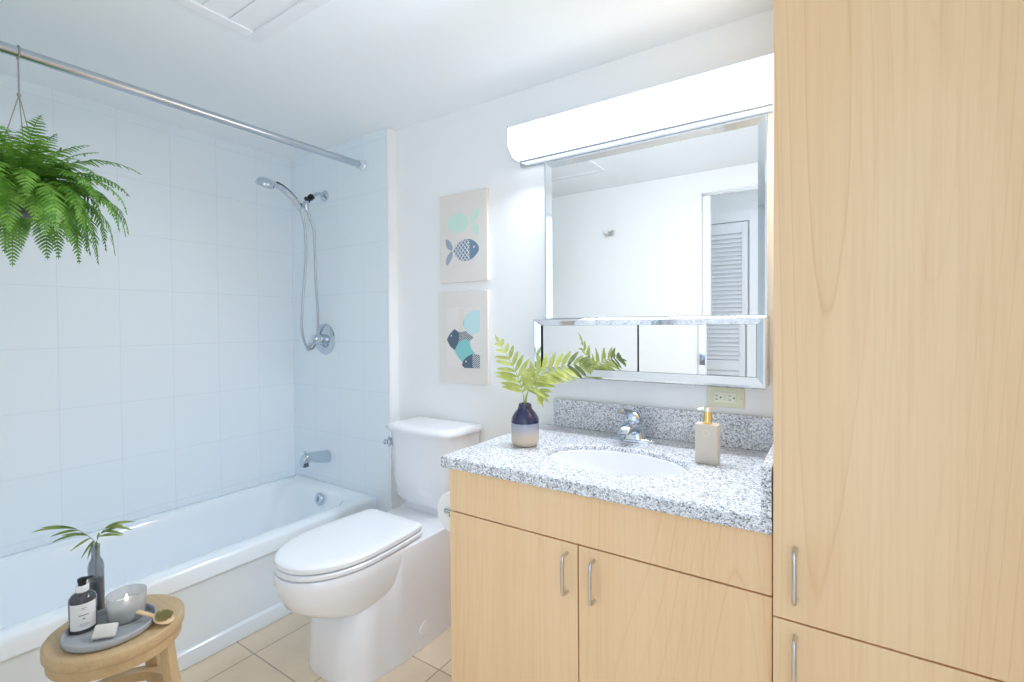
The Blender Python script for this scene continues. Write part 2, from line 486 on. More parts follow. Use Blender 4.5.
def rod():
    t = thing('shower_curtain_rod', 'bare chrome shower curtain rod spanning above the bathtub', 'curtain rod', (-2.06, .9, 2.084))
    b = B(); tube(b, [(-2.06, YF + .006, 2.080), (-2.06, YT - .006, 2.084)], .0165, 20); obj('rod', b, M['steel'], t)
    for y, s in ((YT, -1), (YF, 1)):
        b = B(); lathe(b, [(.028, 0.0003), (.028, .006), (.022, .012), (.022, .032), (.0175, .034)], (-2.06, y, 2.084 if s < 0 else 2.080), 24, axis_m((0, s, 0))); obj('flange', b, M['chrome'], t)
rod()

# ------------------------------------------------------------------ toilet
def toilet():
    X0 = -1.508
    t = thing('toilet', 'white skirted toilet with closed lid beside the vanity', 'toilet', (X0, 1.4, 0))
    def outline(n, a, yb, yc, bf, wb, z, dy=0):
        """elongated seat outline: half width a at yc, front reach bf, straightish back at yb with half width wb"""
        pts = []
        for i in range(n):          # front half, right -> front -> left
            th = PI * i / (n - 1)
            e = .94
            pts.append(V(X0 + a * math.copysign(abs(math.cos(th)) ** e, math.cos(th)), yc + dy - bf * abs(math.sin(th)) ** e, z))
        m = n // 2
        r = min(.03, wb * .3)
        side = [V(-(a + (wb - a) * (s / m) ** 1.7), yc + (yb - r - yc) * s / m, 0) for s in range(1, m + 1)]
        for p in side: pts.append(V(X0 + p.x, p.y + dy, z))
        for k in range(1, 5):
            an = PI / 2 * k / 4
            pts.append(V(X0 - wb + r - r * math.cos(an), yb - r + r * math.sin(an) + dy, z))
        for k in range(1, 7): pts.append(V(X0 - wb + r + (2 * wb - 2 * r) * k / 7, yb + dy, z))
        for k in range(0, 4):
            an = PI / 2 * k / 4
            pts.append(V(X0 + wb - r + r * math.sin(an), yb - r + r * math.cos(an) + dy, z))
        for p in side[::-1]: pts.append(V(X0 - p.x, p.y + dy, z))
        return pts
    O = lambda z, d=0.0, a=.176, bf=.242: outline(33, a - d, 1.392 - d, 1.130, bf - d, .158 - d, z)
    b = B(); loft(b, [O(.4475, .006), O(.449, .001), O(.455), O(.464, .001), O(.469, .006), O(.4715, .016), O(.473, .05)]); obj('lid', b, M['plastic_white'], t)
    b = B(); loft(b, [O(.4245, .004), O(.427, .0), O(.438, -.001), O(.4425, .004), O(.443, .02)]); obj('seat', b, M['plastic_white'], t)
    for s in (-1, 1):
        b = B(); box(b, X0 + s * .075 - .022, X0 + s * .075 + .022, 1.385, 1.42, .4185, .452, .006); obj('hinge', b, M['plastic_white'], t)
    # bowl and skirted base, one glazed body
    b = B()
    rings = []
    for z, a, bf, yc, yb, wb in ((.421, .163, .232, 1.13, 1.37, .15), (.4205, .171, .243, 1.13, 1.385, .155), (.414, .174, .246, 1.13, 1.387, .157), (.385, .174, .245, 1.13, 1.387, .157), (.345, .169, .236, 1.135, 1.387, .155),
                             (.305, .166, .228, 1.145, 1.387, .15), (.268, .150, .20, 1.165, 1.387, .14), (.235, .128, .163, 1.19, 1.387, .12), (.212, .100, .125, 1.205, 1.38, .10), (.200, .06, .07, 1.22, 1.33, .06)):
        rings.append(outline(33, a, yb, yc, bf, wb, z))
    loft(b, rings)
    def skirt(z, yf, hf, hr, yb, r):
        pts = []
        n = 10
        pts += [V(X0 + hr, yb, z)]
        # right side forward
        for k in range(1, 8): 
            s = k / 7; y = yb + (1.26 - yb) * s; pts.append(V(X0 + hr, y, z))
        for k in range(1, 6):
            s = k / 6; y = 1.26 + (yf + r - 1.26) * s; pts.append(V(X0 + hr + (hf - hr) * s * s * (3 - 2 * s), y, z))
        for k in range(n + 1):
            an = PI / 2 * k / n; pts.append(V(X0 + hf - r + r * math.cos(an), yf + r - r * math.sin(an), z))
        L = [V(2 * X0 - p.x, p.y, z) for p in pts[::-1]]
        return pts + L
    SK = [skirt(0.001, 1.040, .160, .176, 1.735, .105), skirt(.02, 1.038, .160, .176, 1.735, .105), skirt(.12, 1.043, .159, .1755, 1.735, .105), skirt(.19, 1.055, .158, .175, 1.735, .10),
          skirt(.25, 1.085, .156, .174, 1.735, .09), skirt(.32, 1.14, .15, .172, 1.735, .045), skirt(.39, 1.2, .14, .170, 1.735, .045), skirt(.412, 1.24, .13, .168, 1.734, .02), skirt(.419, 1.27, .14, .160, 1.728, .02)]
    loft(b, SK)
    bw = obj('bowl', b, M['porcelain'], t, angle=40)
    b = B(); lathe(b, [(.027, 0), (.027, .002), (.024, .0045), (.012, .0055)], (X0 + .1752, 1.364, .074), 32, axis_m((1, 0, .02))); obj('bolt_cap', b, M['plastic_white'], t)
    # tank
    XT_ = X0 - .028
    def tank(z, hw, yf, yb, bow, r=.03):
        pts = []
        n = 16
        pts.append(V(XT_ + hw, yb, z)); pts.append(V(XT_ + hw, yb + (yf - yb) * .33, z)); pts.append(V(XT_ + hw, yb + (yf + r - yb) * .75, z))
        fr = []
        for k in range(n + 1):
            u = 1 - 2 * k / n
            fr.append(V(XT_ + hw * u, yf - bow * (1 - abs(u) ** 2.2) , z))
        # round the two front corners
        fr[0] = V(XT_ + hw, yf + r, z)
        fr[-1] = V(XT_ - hw, yf + r, z)
        pts += [fr[0], V(XT_ + hw - r * .12, yf + r * .42, z), V(XT_ + hw - r * .45, yf + r * .02, z)] + fr[2:-2] + [V(XT_ - hw + r * .45, yf + r * .02, z), V(XT_ - hw + r * .12, yf + r * .42, z), fr[-1]]
        pts += [V(XT_ - hw, yb + (yf + r - yb) * .75, z), V(XT_ - hw, yb + (yf - yb) * .33, z), V(XT_ - hw, yb, z)]
        return pts
    b = B(); loft(b, [tank(.419, .150, 1.59, 1.735, .022), tank(.452, .152, 1.59, 1.735, .022), tank(.456, .172, 1.575, 1.738, .026), tank(.475, .178, 1.566, 1.738, .028), tank(.60, .186, 1.558, 1.738, .03), tank(.772, .192, 1.548, 1.738, .032)]); obj('tank', b, M['porcelain'], t, angle=40)
    b = B(); loft(b, [tank(.7725, .195, 1.543, 1.738, .034), tank(.776, .203, 1.533, 1.742, .036), tank(.786, .204, 1.532, 1.742, .036), tank(.797, .201, 1.536, 1.741, .036), tank(.8025, .190, 1.552, 1.735, .034), tank(.804, .162, 1.585, 1.72, .03)]); obj('tank_lid', b, M['porcelain'], t, angle=60)
    b = B()
    d = V(-.62, -.78, 0).normalized(); p = V(XT_ - .1835, 1.5515, .713)
    lathe(b, [(.012, -.010), (.0245, .006), (.0245, .011), (.013, .014), (.007, .016), (.007, .022)], p, 20, axis_m(d))
    lathe(b, [(.012, 0), (.013, .004), (.011, .009), (.004, .011)], p + d * .021, 20, axis_m(d))
    obj('flush_lever', b, M['bath_chrome'], t)
toilet()

# ------------------------------------------------------------------ vanity, countertop, sink, tall cabinet
CZ = .8385
CX0, CX1, CY0 = -1.036, -.114, 1.140
def handle(name, x, y, z0, z1, parent):
    """bow pull standing off a door face at y (towards -y)"""
    b = B(); k = .014
    tube(b, [(x, y + .0005, z1 - .006), (x, y - .016, z1 - .006), (x, y - .024, z1 - .009), (x, y - .0275, z1 - .02), (x, y - .0285, (z0 + z1) / 2), (x, y - .0275, z0 + .02), (x, y - .024, z0 + .009), (x, y - .016, z0 + .006), (x, y + .0005, z0 + .006)], .0046, 12, 5)
    return obj(name, b, M['satin'], parent)

def vanity():
    t = thing('vanity_cabinet', 'light maple vanity cabinet with two doors under the granite counter', 'cabinet', (-.57, 1.45, 0))
    b = B()
    # open box: sides, bottom, back and a plinth
    x0, x1, y0, y1 = -1.018, CX1 + .001, 1.1815, 1.748
    prism(b, [(x0, y0), (x0, y1), (x1, y1), (x1, y0), (x1 - .018, y0), (x1 - .018, y1 - .012), (x0 + .018, y1 - .012), (x0 + .018, y0)], .7105, 'XY', .091)
    box(b, x0 + .017, x1 - .017, y0, y1 - .01, .091, .109)
    box(b, -1.005, CX1, 1.225, 1.74, 0.0005, .0912)
    obj('body', b, M['maple'], t, smooth=False)
    b = B(); box(b, -1.014, CX1 - .002, 1.1785, 1.1812, .095, .80); obj('front_edge', b, M['carcass'], t, smooth=False)
    YD = 1.160
    def panel(name, x0, x1, z0, z1):
        b = B(); box(b, x0, x1, YD, YD + .0183, z0, z1, .0012); return obj(name, b, M['maple'], t, smooth=False)
    panel('drawer_front', -1.018, -.1155, .6655, .8000)
    d = panel('door', -1.018, -.5735, .095, .6615); handle('handle', -.604, YD, .5235, .640, d)
    d = panel('door', -.5695, -.1155, .095, .6615); handle('handle', -.525, YD, .5235, .640, d)
vanity()

SX, SY, SA, SB = -.566, 1.398, .2165, .147
def counter():
    t = thing('countertop', 'grey speckled granite countertop with backsplash on the vanity', 'countertop', (-.57, 1.45, CZ - .036))
    b = B()
    n = 64
    def sq(i, ins, z):      # outer rectangle sampled by angle so that it pairs with the ellipse
        a = 2 * PI * i / n
        dx, dy = math.cos(a) * SA, math.sin(a) * SB
        x0, x1, y0, y1 = CX0 + ins - SX, CX1 - ins - SX, CY0 + ins - SY, 1.749 - SY
        k = min((x1 / dx) if dx > 1e-9 else 1e9, (x0 / dx) if dx < -1e-9 else 1e9, (y1 / dy) if dy > 1e-9 else 1e9, (y0 / dy) if dy < -1e-9 else 1e9)
        return [SX + dx * k, SY + dy * k, z]
    def ring(ins, z):
        P = [sq(i, ins, z) for i in range(n)]
        for cxx, cyy in ((CX0 + ins, CY0 + ins), (CX1 - ins, CY0 + ins), (CX0 + ins, 1.749), (CX1 - ins, 1.749)):
            j = min(range(n), key=lambda i: (P[i][0] - cxx) ** 2 + (P[i][1] - cyy) ** 2); P[j] = [cxx, cyy, z]
        return [V(*p) for p in P]
    def ell(z, d=0): return [V(SX + (SA + d) * math.cos(2 * PI * i / n), SY + (SB + d) * math.sin(2 * PI * i / n), z) for i in range(n)]
    z0 = CZ - .036
    R = [ell(z0), ring(.003, z0), ring(0, z0 + .003), ring(0, CZ - .004), ring(.004, CZ), ell(CZ, .003), ell(CZ - .003), ell(z0)]
    loft(b, R, False, False)
    bmesh.ops.remove_doubles(b, verts=b.verts[:], dist=1e-5)
    obj('slab', b, M['granite'], t, smooth=False)
    b = B(); box(b, -.958, CX1 - .0225, 1.729, 1.7495, CZ + .0002, .9475, .002); obj('backsplash', b, M['granite'], t, smooth=False)
    b = B(); box(b, CX1 - .021, CX1 - .0005, CY0 + .001, 1.7495, CZ + .0002, .9465, .002); obj('side_splash', b, M['granite'], t, smooth=False)
counter()

def sink():
    t = thing('sink', 'white oval undermount sink set into the granite countertop', 'sink', (SX, SY, CZ - .18))
    b = B(); n = 64
    def ell(k, z, d=0): return [V(SX + (SA * k + d) * math.cos(2 * PI * i / n), SY + (SB * k + d) * math.sin(2 * PI * i / n), z) for i in range(n)]
    zt = CZ - .016
    loft(b, [ell(1, CZ - .052, .012), ell(1, CZ - .0365, .012), ell(1, CZ - .0365, -.0008), ell(1, zt - .001, -.0008), ell(1, zt, -.002), ell(1, zt - .001, -.006), ell(.96, zt - .03), ell(.92, zt - .07), ell(.83, zt - .105), ell(.66, zt - .132), ell(.4, zt - .146), ell(.12, zt - .150)], False, True)
    obj('basin', b, M['porcelain'], t, angle=60)
    b = B(); lathe(b, [(.022, 0), (.023, .002), (.018, .003), (.014, .001)], (SX, SY, zt - .1495), 24); obj('drain', b, M['chrome'], t)
sink()

def faucet():
    K = 1.2
    def grow(b):
        for v in b.verts: v.co.x = FX + (v.co.x - FX) * K; v.co.y = FY + (v.co.y - FY) * (1.05 if v.co.y < FY else 1.0)
        return b
    FX, FY = -.597, 1.652
    t = thing('sink_faucet', 'chrome single lever faucet behind the oval sink', 'faucet', (FX, FY, CZ))
    b = B()
    def oval(a, c, z, e=.8): return [V(FX + a * math.copysign(abs(math.cos(th)) ** .9, math.cos(th)), FY + c * (1 - .35 * (abs(math.cos(th)) ** 2)) * math.sin(th), z) for th in [2 * PI * i / 40 for i in range(40)]]
    loft(b, [oval(.080, .030, CZ + .0003), oval(.081, .031, CZ + .004), oval(.076, .028, CZ + .009), oval(.055, .022, CZ + .014), oval(.030, .018, CZ + .018)])
    obj('base_plate', b, M['bath_chrome'], t, angle=50)
    b = B()      # tall hooded body flowing into a short broad spout
    def sec(c, d, w, h):
        d = V(*d).normalized(); s = V(1, 0, 0); u = s.cross(d)
        return [V(*c) + s * w * math.copysign(abs(math.cos(a)) ** .75, math.cos(a)) + u * h * math.copysign(abs(math.sin(a)) ** .75, math.sin(a)) for a in [2 * PI * i / 28 for i in range(28)]]
    loft(b, [sec((FX, FY + .002, CZ + .010), (0, 0, 1), .038, .030), sec((FX, FY + .002, CZ + .026), (0, -.1, 1), .033, .027), sec((FX, FY, CZ + .046), (0, -.2, 1), .027, .024), sec((FX, FY, CZ + .062), (0, -.1, 1), .0255, .0235), sec((FX, FY, CZ + .066), (0, 0, 1), .022, .020)])
    loft(b, [sec((FX, FY - .004, CZ + .042), (0, -1, .25), .028, .026), sec((FX, FY - .032, CZ + .052), (0, -1, .15), .025, .020), sec((FX, FY - .060, CZ + .055), (0, -1, -.1), .022, .016), sec((FX, FY - .082, CZ + .050), (0, -1, -.4), .019, .013), sec((FX, FY - .092, CZ + .040), (0, -.5, -1), .016, .010)])
    obj('spout', grow(b), M['bath_chrome'], t, angle=50)
    b = B()
    lathe(b, [(.024, .062), (.0275, .068), (.0285, .080), (.0265, .092), (.019, .102), (.006, .107)], (FX, FY, CZ), 28)
    tube(b, [(FX, FY, CZ + .094), (FX - .010, FY - .022, CZ + .103), (FX - .018, FY - .044, CZ + .109), (FX - .022, FY - .058, CZ + .109)], [.015, .013, .011, .008], 12, 4)
    obj('lever_handle', grow(b), M['bath_chrome'], t, angle=50)
    b = B(); lathe(b, [(.0035, 0), (.0035, .001)], (FX + .004, FY - .0272, CZ + .084), 12, axis_m((.1, -1, .2))); obj('screw_cover', b, M['dark'], t)
faucet()

def tall():
    t = thing('tall_cabinet', 'floor to ceiling light maple storage cabinet at the right', 'cabinet', (.2, 1.45, 0))
    x0, x1, yf = -.1115, .515, 1.137
    b = B(); box(b, x0, x1, yf + .0195, 1.748, .09, CEIL - .004, .001); box(b, x0 + .01, x1, yf + .07, 1.74, .0005, .09); obj('body', b, M['maple'], t, smooth=False)
    b = B(); box(b, x0 + .003, x1 - .003, yf + .0188, yf + .0200, .095, CEIL - .008); obj('front_edge', b, M['carcass'], t, smooth=False)
    def panel(z0, z1):
        b = B(); box(b, x0, x1 - .002, yf, yf + .0185, z0, z1, .0012); return obj('door', b, M['maple'], t, smooth=False)
    d = panel(.6378, CEIL - .006); handle('handle', -.0715, yf, .678, .793, d)
    d = panel(.095, .6340); handle('handle', -.0715, yf, .496, .613, d)
tall()

# ------------------------------------------------------------------ mirrors and light
def bevel_frame(b, x0, x1, z0, z1, w, yo, yi, yb, wt=None, wb=None):
    """rectangular frame: outer edge at yo (front), sloping back to yi at the inner edge, outer sides back to yb"""
    wt = wt or w; wb = wb or w
    def ring(x0, x1, z0, z1, y): return [V(x0, y, z0), V(x1, y, z0), V(x1, y, z1), V(x0, y, z1)]
    k = .003
    R = [ring(x0, x1, z0, z1, yb), ring(x0, x1, z0, z1, yo + k), ring(x0 + k, x1 - k, z0 + k, z1 - k, yo), ring(x0 + w * .3, x1 - w * .3, z0 + wb * .3, z1 - wt * .3, yo),
         ring(x0 + w, x1 - w, z0 + wb, z1 - wt, yi), ring(x0 + w, x1 - w, z0 + wb, z1 - wt, yb)]
    loft(b, R, False, False)
    a, c = R[0], R[-1]
    va = [b.verts.new(p) for p in a]; vc = [b.verts.new(p) for p in c]
    for i in range(4):
        j = (i + 1) % 4; b.faces.new((va[i], va[j], vc[j], vc[i]))
    bmesh.ops.remove_doubles(b, verts=b.verts[:], dist=1e-6)

def mirrors():
    t = thing('wall_mirror', 'large chrome framed wall mirror under the light fixture', 'mirror', (-.586, 1.75, 1.27))
    b = B(); bevel_frame(b, -.989, -.183, 1.270, 1.902, .030, 1.716, 1.727, 1.7495, .026, .005); obj('frame', b, M['chrome'], t, smooth=False)
    b = B(); box(b, -.960, -.212, 1.7275, 1.748, 1.273, 1.877); obj('mirror_glass', b, M['mirror'], t, smooth=False)
    t = thing('medicine_cabinet', 'low chrome medicine cabinet with two sliding mirror doors below the large mirror', 'cabinet', (-.59, 1.75, 1.046))
    x0, x1, z0, z1, yf = -1.003, -.180, 1.046, 1.2685, 1.646
    b = B(); box(b, x0 + .002, x1 - .002, yf + .03, 1.7495, z0 + .002, z1 - .002, .001); obj('body', b, M['satin'], t, smooth=False)
    b = B(); bevel_frame(b, x0, x1, z0, z1, .028, yf, yf + .014, yf + .0305, .024, .034); obj('frame', b, M['chrome'], t, smooth=False)
    b = B(); box(b, x0 + .026, x1 - .026, yf + .0265, yf + .0302, z0 + .03, z1 - .02); obj('track', b, M['black'], t, smooth=False)
    for a0, a1, y in ((-.966, -.5855, yf + .0175), (-.5790, -.2095, yf + .0165)):
        b = B(); box(b, a0, a1, y, y + .004, z0 + .035, z1 - .0245); d = obj('mirror_door', b, M['mirror'], t, smooth=False)
mirrors()

def fixture():
    x0, x1 = -1.119, -.120
    t = thing('vanity_light', 'long lit white light fixture above the mirror', 'light fixture', (-.62, 1.75, 1.92))
    b = B()
    box(b, x0, x1, 1.726, 1.7495, 1.9335, 2.060, .002); box(b, x0, x1, 1.655, 1.73, 2.047, 2.0555, .001)
    obj('housing', b, M['enamel'], t, smooth=False)
    b = B(); box(b, x0 + .004, x1, 1.737, 1.7495, 1.910, 1.933, .002); obj('lower_trim', b, M['steel'], t, smooth=False)
    prof = [(1.648, 2.0465), (1.648, 1.972), (1.680, 1.940), (1.7255, 1.934), (1.7255, 2.0465)]
    b = B(); prism(b, prof, x1 - x0 - .008, 'YZ', x0 + .004); obj('diffuser', b, M['diffuser'], t, smooth=False)
    # the tubes shine out mostly forward and down, through the chamfered face
    ld = bpy.data.lights.new('tube_light', 'AREA'); ld.shape = 'RECTANGLE'; ld.size = x1 - x0 - .012; ld.size_y = .044
    ld.energy = FIXTURE_W; ld.color = (0.86, 0.95, 1.07); ld.spread = math.radians(158)
    lo = bpy.data.objects.new('tube_light', ld); COL.objects.link(lo)
    lo.location = ((x0 + x1) / 2, 1.664 - .0012, 1.956 - .0012); lo.rotation_euler = (math.radians(-45), 0, 0)
    lo.location = V(*lo.location) - V(*t.location); lo.parent = t
    for a in (x0, x1 - .0035):
        pr = [(1.6455, 2.0555), (1.6455, 1.970), (1.678, 1.937), (1.727, 1.930), (1.727, 2.0555)]
        b = B(); prism(b, pr, .0035, 'YZ', a); obj('end_cap', b, M['chrome'], t, smooth=False)
fixture()

# ------------------------------------------------------------------ outlet
def outlet():
    cx, cz, y = -.313, .9995, YB
    t = thing('wall_outlet', 'ivory double wall outlet above the granite backsplash', 'outlet', (cx, y, cz))
    b = B(); box(b, cx - .059, cx + .059, y - .006, y - .0002, cz - .0335, cz + .0335, .003); obj('cover_plate', b, M['ivory'], t)
    b = B(); box(b, cx - .034, cx + .034, y - .0085, y - .005, cz - .017, cz + .017, .0015); rc = obj('receptacle', b, M['ivory_light'], t)
    for s in (-1, 1):
        b = B()
        k = cx + s * .0205
        box(b, k - .010, k - .002, y - .0088, y - .008, cz + .0055, cz + .0075); box(b, k - .010, k - .002, y - .0088, y - .008, cz - .0075, cz - .0055)
        lathe(b, [(.0027, 0), (.0027, .0006)], (k + .007, y - .0083, cz), 12, axis_m((0, -1, 0)))
        obj('socket_slots', b, M['black'], rc, smooth=False)
    for s in (-1, 1):
        b = B(); lathe(b, [(.003, 0), (.003, .0006), (.002, .0012)], (cx + s * .049, y - .0058, cz), 12, axis_m((0, -1, 0))); obj('screw', b, M['satin'], t)
    b = B(); box(b, cx - .004, cx + .004, y - .0095, y - .0083, cz - .0075, cz - .001, .0004); box(b, cx - .004, cx + .004, y - .0095, y - .0083, cz + .001, cz + .0075, .0004); obj('test_button', b, M['ivory'], rc)
outlet()

# ------------------------------------------------------------------ ceiling vent
def vent():
    t = thing('ceiling_vent', 'white slatted ceiling vent near the top of the photo', 'vent', (-1.45, .75, CEIL))
    x0, x1, y0, y1 = -1.662, -1.235, .52, .930
    b = B()
    w = .045
    for a in ((x0, x1, y0, y0 + w), (x0, x1, y1 - w, y1), (x0, x0 + w, y0 + w, y1 - w), (x1 - w, x1, y0 + w, y1 - w)): box(b, *a, CEIL - .012, CEIL - .0002, .003)
    obj('frame', b, M['trim'], t, smooth=False)
    b = B(); n = 4
    for i in range(n):
        yc = y0 + w + (i + .5) * (y1 - y0 - 2 * w) / n
        R = Matrix.Translation((0, yc, CEIL - .006)) @ Matrix.Rotation(math.radians(1.6), 4, 'X')
        box(b, x0 + w - .002, x1 - w + .002, -.0395, .0395, -.0015, .0015, 0, 1, R)
    obj('slats', b, M['trim'], t, smooth=False)
    b = B(); box(b, x0 + w - .003, x1 - w + .003, y0 + w - .003, y1 - w + .003, CEIL - .0025, CEIL - .0003); obj('backing', b, M['trim'], t, smooth=False)
vent()

# ------------------------------------------------------------------ robe hook on the wall seen in the mirror
def hook():
    x, y, z = -1.370, YF, 1.905
    t = thing('robe_hook', 'small chrome double robe hook on the wall seen in the mirror', 'hook', (x, y, z))
    b = B(); box(b, x - .024, x + .024, y + .0003, y + .007, z - .017, z + .017, .003); obj('back_plate', b, M['satin'], t)
    for s in (-1, 1):
        b = B(); tube(b, [(x + s * .010, y + .004, z), (x + s * .016, y + .028, z - .014), (x + s * .026, y + .044, z - .006), (x + s * .032, y + .048, z + .016)], [.008, .007, .007, .009], 10, 5); obj('prong', b, M['satin'], t)
hook()

# ------------------------------------------------------------------ pictures
PC = {'mint': mat('mint_ink', rgb(204, 229, 218), .8), 'blue': mat('slate_blue_ink', rgb(118, 142, 168), .8), 'line': mat('pale_ink_lines', rgb(232, 229, 227), .8), 'pale': mat('grey_blue_ink', rgb(158, 172, 190), .8),
      'slate': mat('dark_slate_ink', rgb(92, 110, 128), .8), 'teal': mat('teal_ink', rgb(138, 204, 204), .8), 'aqua': mat('aqua_ink', rgb(196, 227, 230), .8), 'panel': mat('blush_grey_ink', rgb(233, 226, 222), .8), 'tan': mat('tan_ink', rgb(230, 221, 214), .8)}
def canvas_bm(x0, x1, z0, z1):
    b = B(); box(b, x0, x1, 1.7302, 1.7495, z0, z1, .0015); return b
def ell(cx, cz, a, c, n=36): return [(cx + a * math.cos(2 * PI * i / n), cz + c * math.sin(2 * PI * i / n)) for i in range(n)]
def smoothpoly(p, k=5):
    q = [(x, 0, z) for x, z in p]; q = [q[-1]] + q + [q[0], q[1]]
    c = catmull(q, k)[k:-k]
    return [(v.x, v.z) for v in c[:-1]]
Y1 = 1.7302
def ink(name, polys, m, parent, lay=1):
    b = B()
    for p in polys: prism(b, p, .0004, 'XZ', Y1 - .0004 * lay)
    return obj(name, b, m, parent, smooth=False)
def inside(poly, x, z):
    c = False; n = len(poly)
    for i in range(n):
        x1, z1 = poly[i]; x2, z2 = poly[(i + 1) % n]
        if (z1 > z) != (z2 > z) and x < (x2 - x1) * (z - z1) / (z2 - z1) + x1: c = not c
    return c
def strokes(poly, d, step, w, box_):
    """thin strips of a hatch clipped to a polygon"""
    out = []
    x0, x1, z0, z1 = box_
    dx, dz = d; L = math.hypot(dx, dz); dx /= L; dz /= L
    nx, nz = -dz, dx
    cx, cz = (x0 + x1) / 2, (z0 + z1) / 2
    R = math.hypot(x1 - x0, z1 - z0) / 2
    k = -R
    while k < R:
        run = None; s = -R
        while s <= R + 1e-9:
            px, pz = cx + nx * k + dx * s, cz + nz * k + dz * s
            isin = inside(poly, px, pz)
            if isin and run is None: run = s
            if (not isin or s + .0015 > R) and run is not None:
                if s - run > .004:
                    a = (cx + nx * k + dx * run, cz + nz * k + dz * run); e = (cx + nx * k + dx * (s - .001), cz + nz * k + dz * (s - .001))
                    out.append([(a[0] - nx * w, a[1] - nz * w), (e[0] - nx * w, e[1] - nz * w), (e[0] + nx * w, e[1] + nz * w), (a[0] + nx * w, a[1] + nz * w)])
                run = None
            s += .0015
        k += step
    return out
def bbox(p): return (min(a for a, _ in p), max(a for a, _ in p), min(c for _, c in p), max(c for _, c in p))

def pictures():
    t = thing('picture', 'upper wall canvas with a mint fish above a slate blue fish', 'picture', (-1.427, 1.75, 1.446), 'fish canvases above the toilet')
    obj('canvas', canvas_bm(-1.566, -1.287, 1.446, 1.856), M['canvas'], t, smooth=False)
    A = {'mint': [(-1.5197, 1.7219), (-1.4945, 1.7539), (-1.4507, 1.7645), (-1.408, 1.75), (-1.3869, 1.7131), (-1.4135, 1.6812), (-1.4614, 1.6704), (-1.5003, 1.6874)],
         'mt1': [(-1.3757, 1.7117), (-1.3689, 1.7448), (-1.3475, 1.7686), (-1.3266, 1.7714), (-1.3342, 1.7403), (-1.348, 1.7205)],
         'mt2': [(-1.373, 1.707), (-1.3482, 1.704), (-1.3347, 1.6866), (-1.3369, 1.6545), (-1.3578, 1.6677), (-1.3714, 1.6873)],
         'blue': [(-1.4808, 1.5922), (-1.4571, 1.6234), (-1.4045, 1.6393), (-1.3582, 1.6258), (-1.3321, 1.5895), (-1.3636, 1.5526), (-1.4122, 1.5398), (-1.4579, 1.5568)],
         'bt1': [(-1.4906, 1.5946), (-1.521, 1.6109), (-1.5286, 1.6477), (-1.5058, 1.6409), (-1.4883, 1.6153)],
         'bt2': [(-1.4906, 1.5916), (-1.487, 1.5666), (-1.507, 1.5383), (-1.525, 1.5284), (-1.5216, 1.5658)]}
    S = {k: smoothpoly(v) for k, v in A.items()}
    ink('printed_fish', [S['mint'], S['mt1'], S['mt2']], PC['mint'], t).__setitem__('label', 'mint printed fish')
    f = ink('printed_fish', [S['blue']], PC['blue'], t); f['label'] = 'slate blue printed fish'
    ink('tail_fin', [S['bt1'], S['bt2']], PC['pale'], f)
    body = [p for p in S['blue'] if p[0] < -1.383]
    body = [p for p in S['blue'] if p[0] < -1.385] + [(-1.385, 1.63), (-1.385, 1.548)]
    body.sort(key=lambda p: math.atan2(p[1] - 1.59, p[0] + 1.43))
    ink('scale_lines', strokes(body, (1, 1.15), .0155, .0016, bbox(body)), PC['line'], f, 2)
    ink('scale_lines', strokes(body, (1, -1.15), .0155, .0016, bbox(body)), PC['line'], f, 3)
    gill = [(-1.3800 + .010 * math.cos(a) * 1 - .004, 1.589 + .044 * math.sin(a)) for a in [PI / 2 + PI * i / 12 for i in range(13)]]
    gill = gill + [(x - .003, z) for x, z in gill[::-1]]
    ink('gill_and_eye', [gill, ell(-1.3600, 1.6005, .0052, .0052, 14)], PC['line'], f, 2)
    t = thing('picture', 'lower wall canvas with teal and slate fish in a panel', 'picture', (-1.433, 1.75, .979), 'fish canvases above the toilet')
    obj('canvas', canvas_bm(-1.576, -1.288, .979, 1.401), M['canvas'], t, smooth=False)
    ink('printed_panel', [[(-1.526, 1.330), (-1.331, 1.330), (-1.331, 1.052), (-1.526, 1.052)]], PC['panel'], t)
    ink('printed_stripe', [[(-1.4497, 1.3236), (-1.4179, 1.3229), (-1.4213, 1.2562), (-1.4372, 1.221), (-1.4509, 1.221)]], PC['tan'], t, 2)
    ink('printed_fish', [[(-1.4278, 1.2421), (-1.424, 1.266), (-1.4153, 1.2862), (-1.398, 1.302), (-1.3777, 1.31), (-1.3305, 1.3172), (-1.3305, 1.2176), (-1.37, 1.2036), (-1.4055, 1.221)]], PC['aqua'], t, 2)['label'] = 'pale aqua printed fish'
    d1p = [(-1.451, 1.2153), (-1.4127, 1.221), (-1.3684, 1.1932), (-1.3863, 1.1777), (-1.4194, 1.1858), (-1.4561, 1.1677)]
    f = ink('printed_fish', [[(-1.4786, 1.2316), (-1.508, 1.208), (-1.5264, 1.1812), (-1.508, 1.152), (-1.4798, 1.1316), (-1.4561, 1.1677), (-1.451, 1.2139)], d1p], PC['slate'], t, 2); f['label'] = 'slate printed fish with hatched tail'
    ink('hatching', strokes(d1p, (1, -.8), .0066, .0010, bbox(d1p)) , PC['line'], f, 3)
    ink('eye', [ell(-1.4977, 1.1994, .004, .004, 12)], PC['line'], f, 3)
    tl = [(-1.4798, 1.1316), (-1.4561, 1.1698), (-1.4194, 1.1858), (-1.3898, 1.1791), (-1.3865, 1.1547), (-1.378, 1.138), (-1.3603, 1.1205), (-1.4067, 1.1052), (-1.4306, 1.0762), (-1.462, 1.105)]
    f = ink('printed_fish', [tl], PC['teal'], t, 2); f['label'] = 'teal printed fish'
    d2p = [(-1.3753, 1.118), (-1.3316, 1.1143), (-1.3322, 1.0545), (-1.3734, 1.0535)]
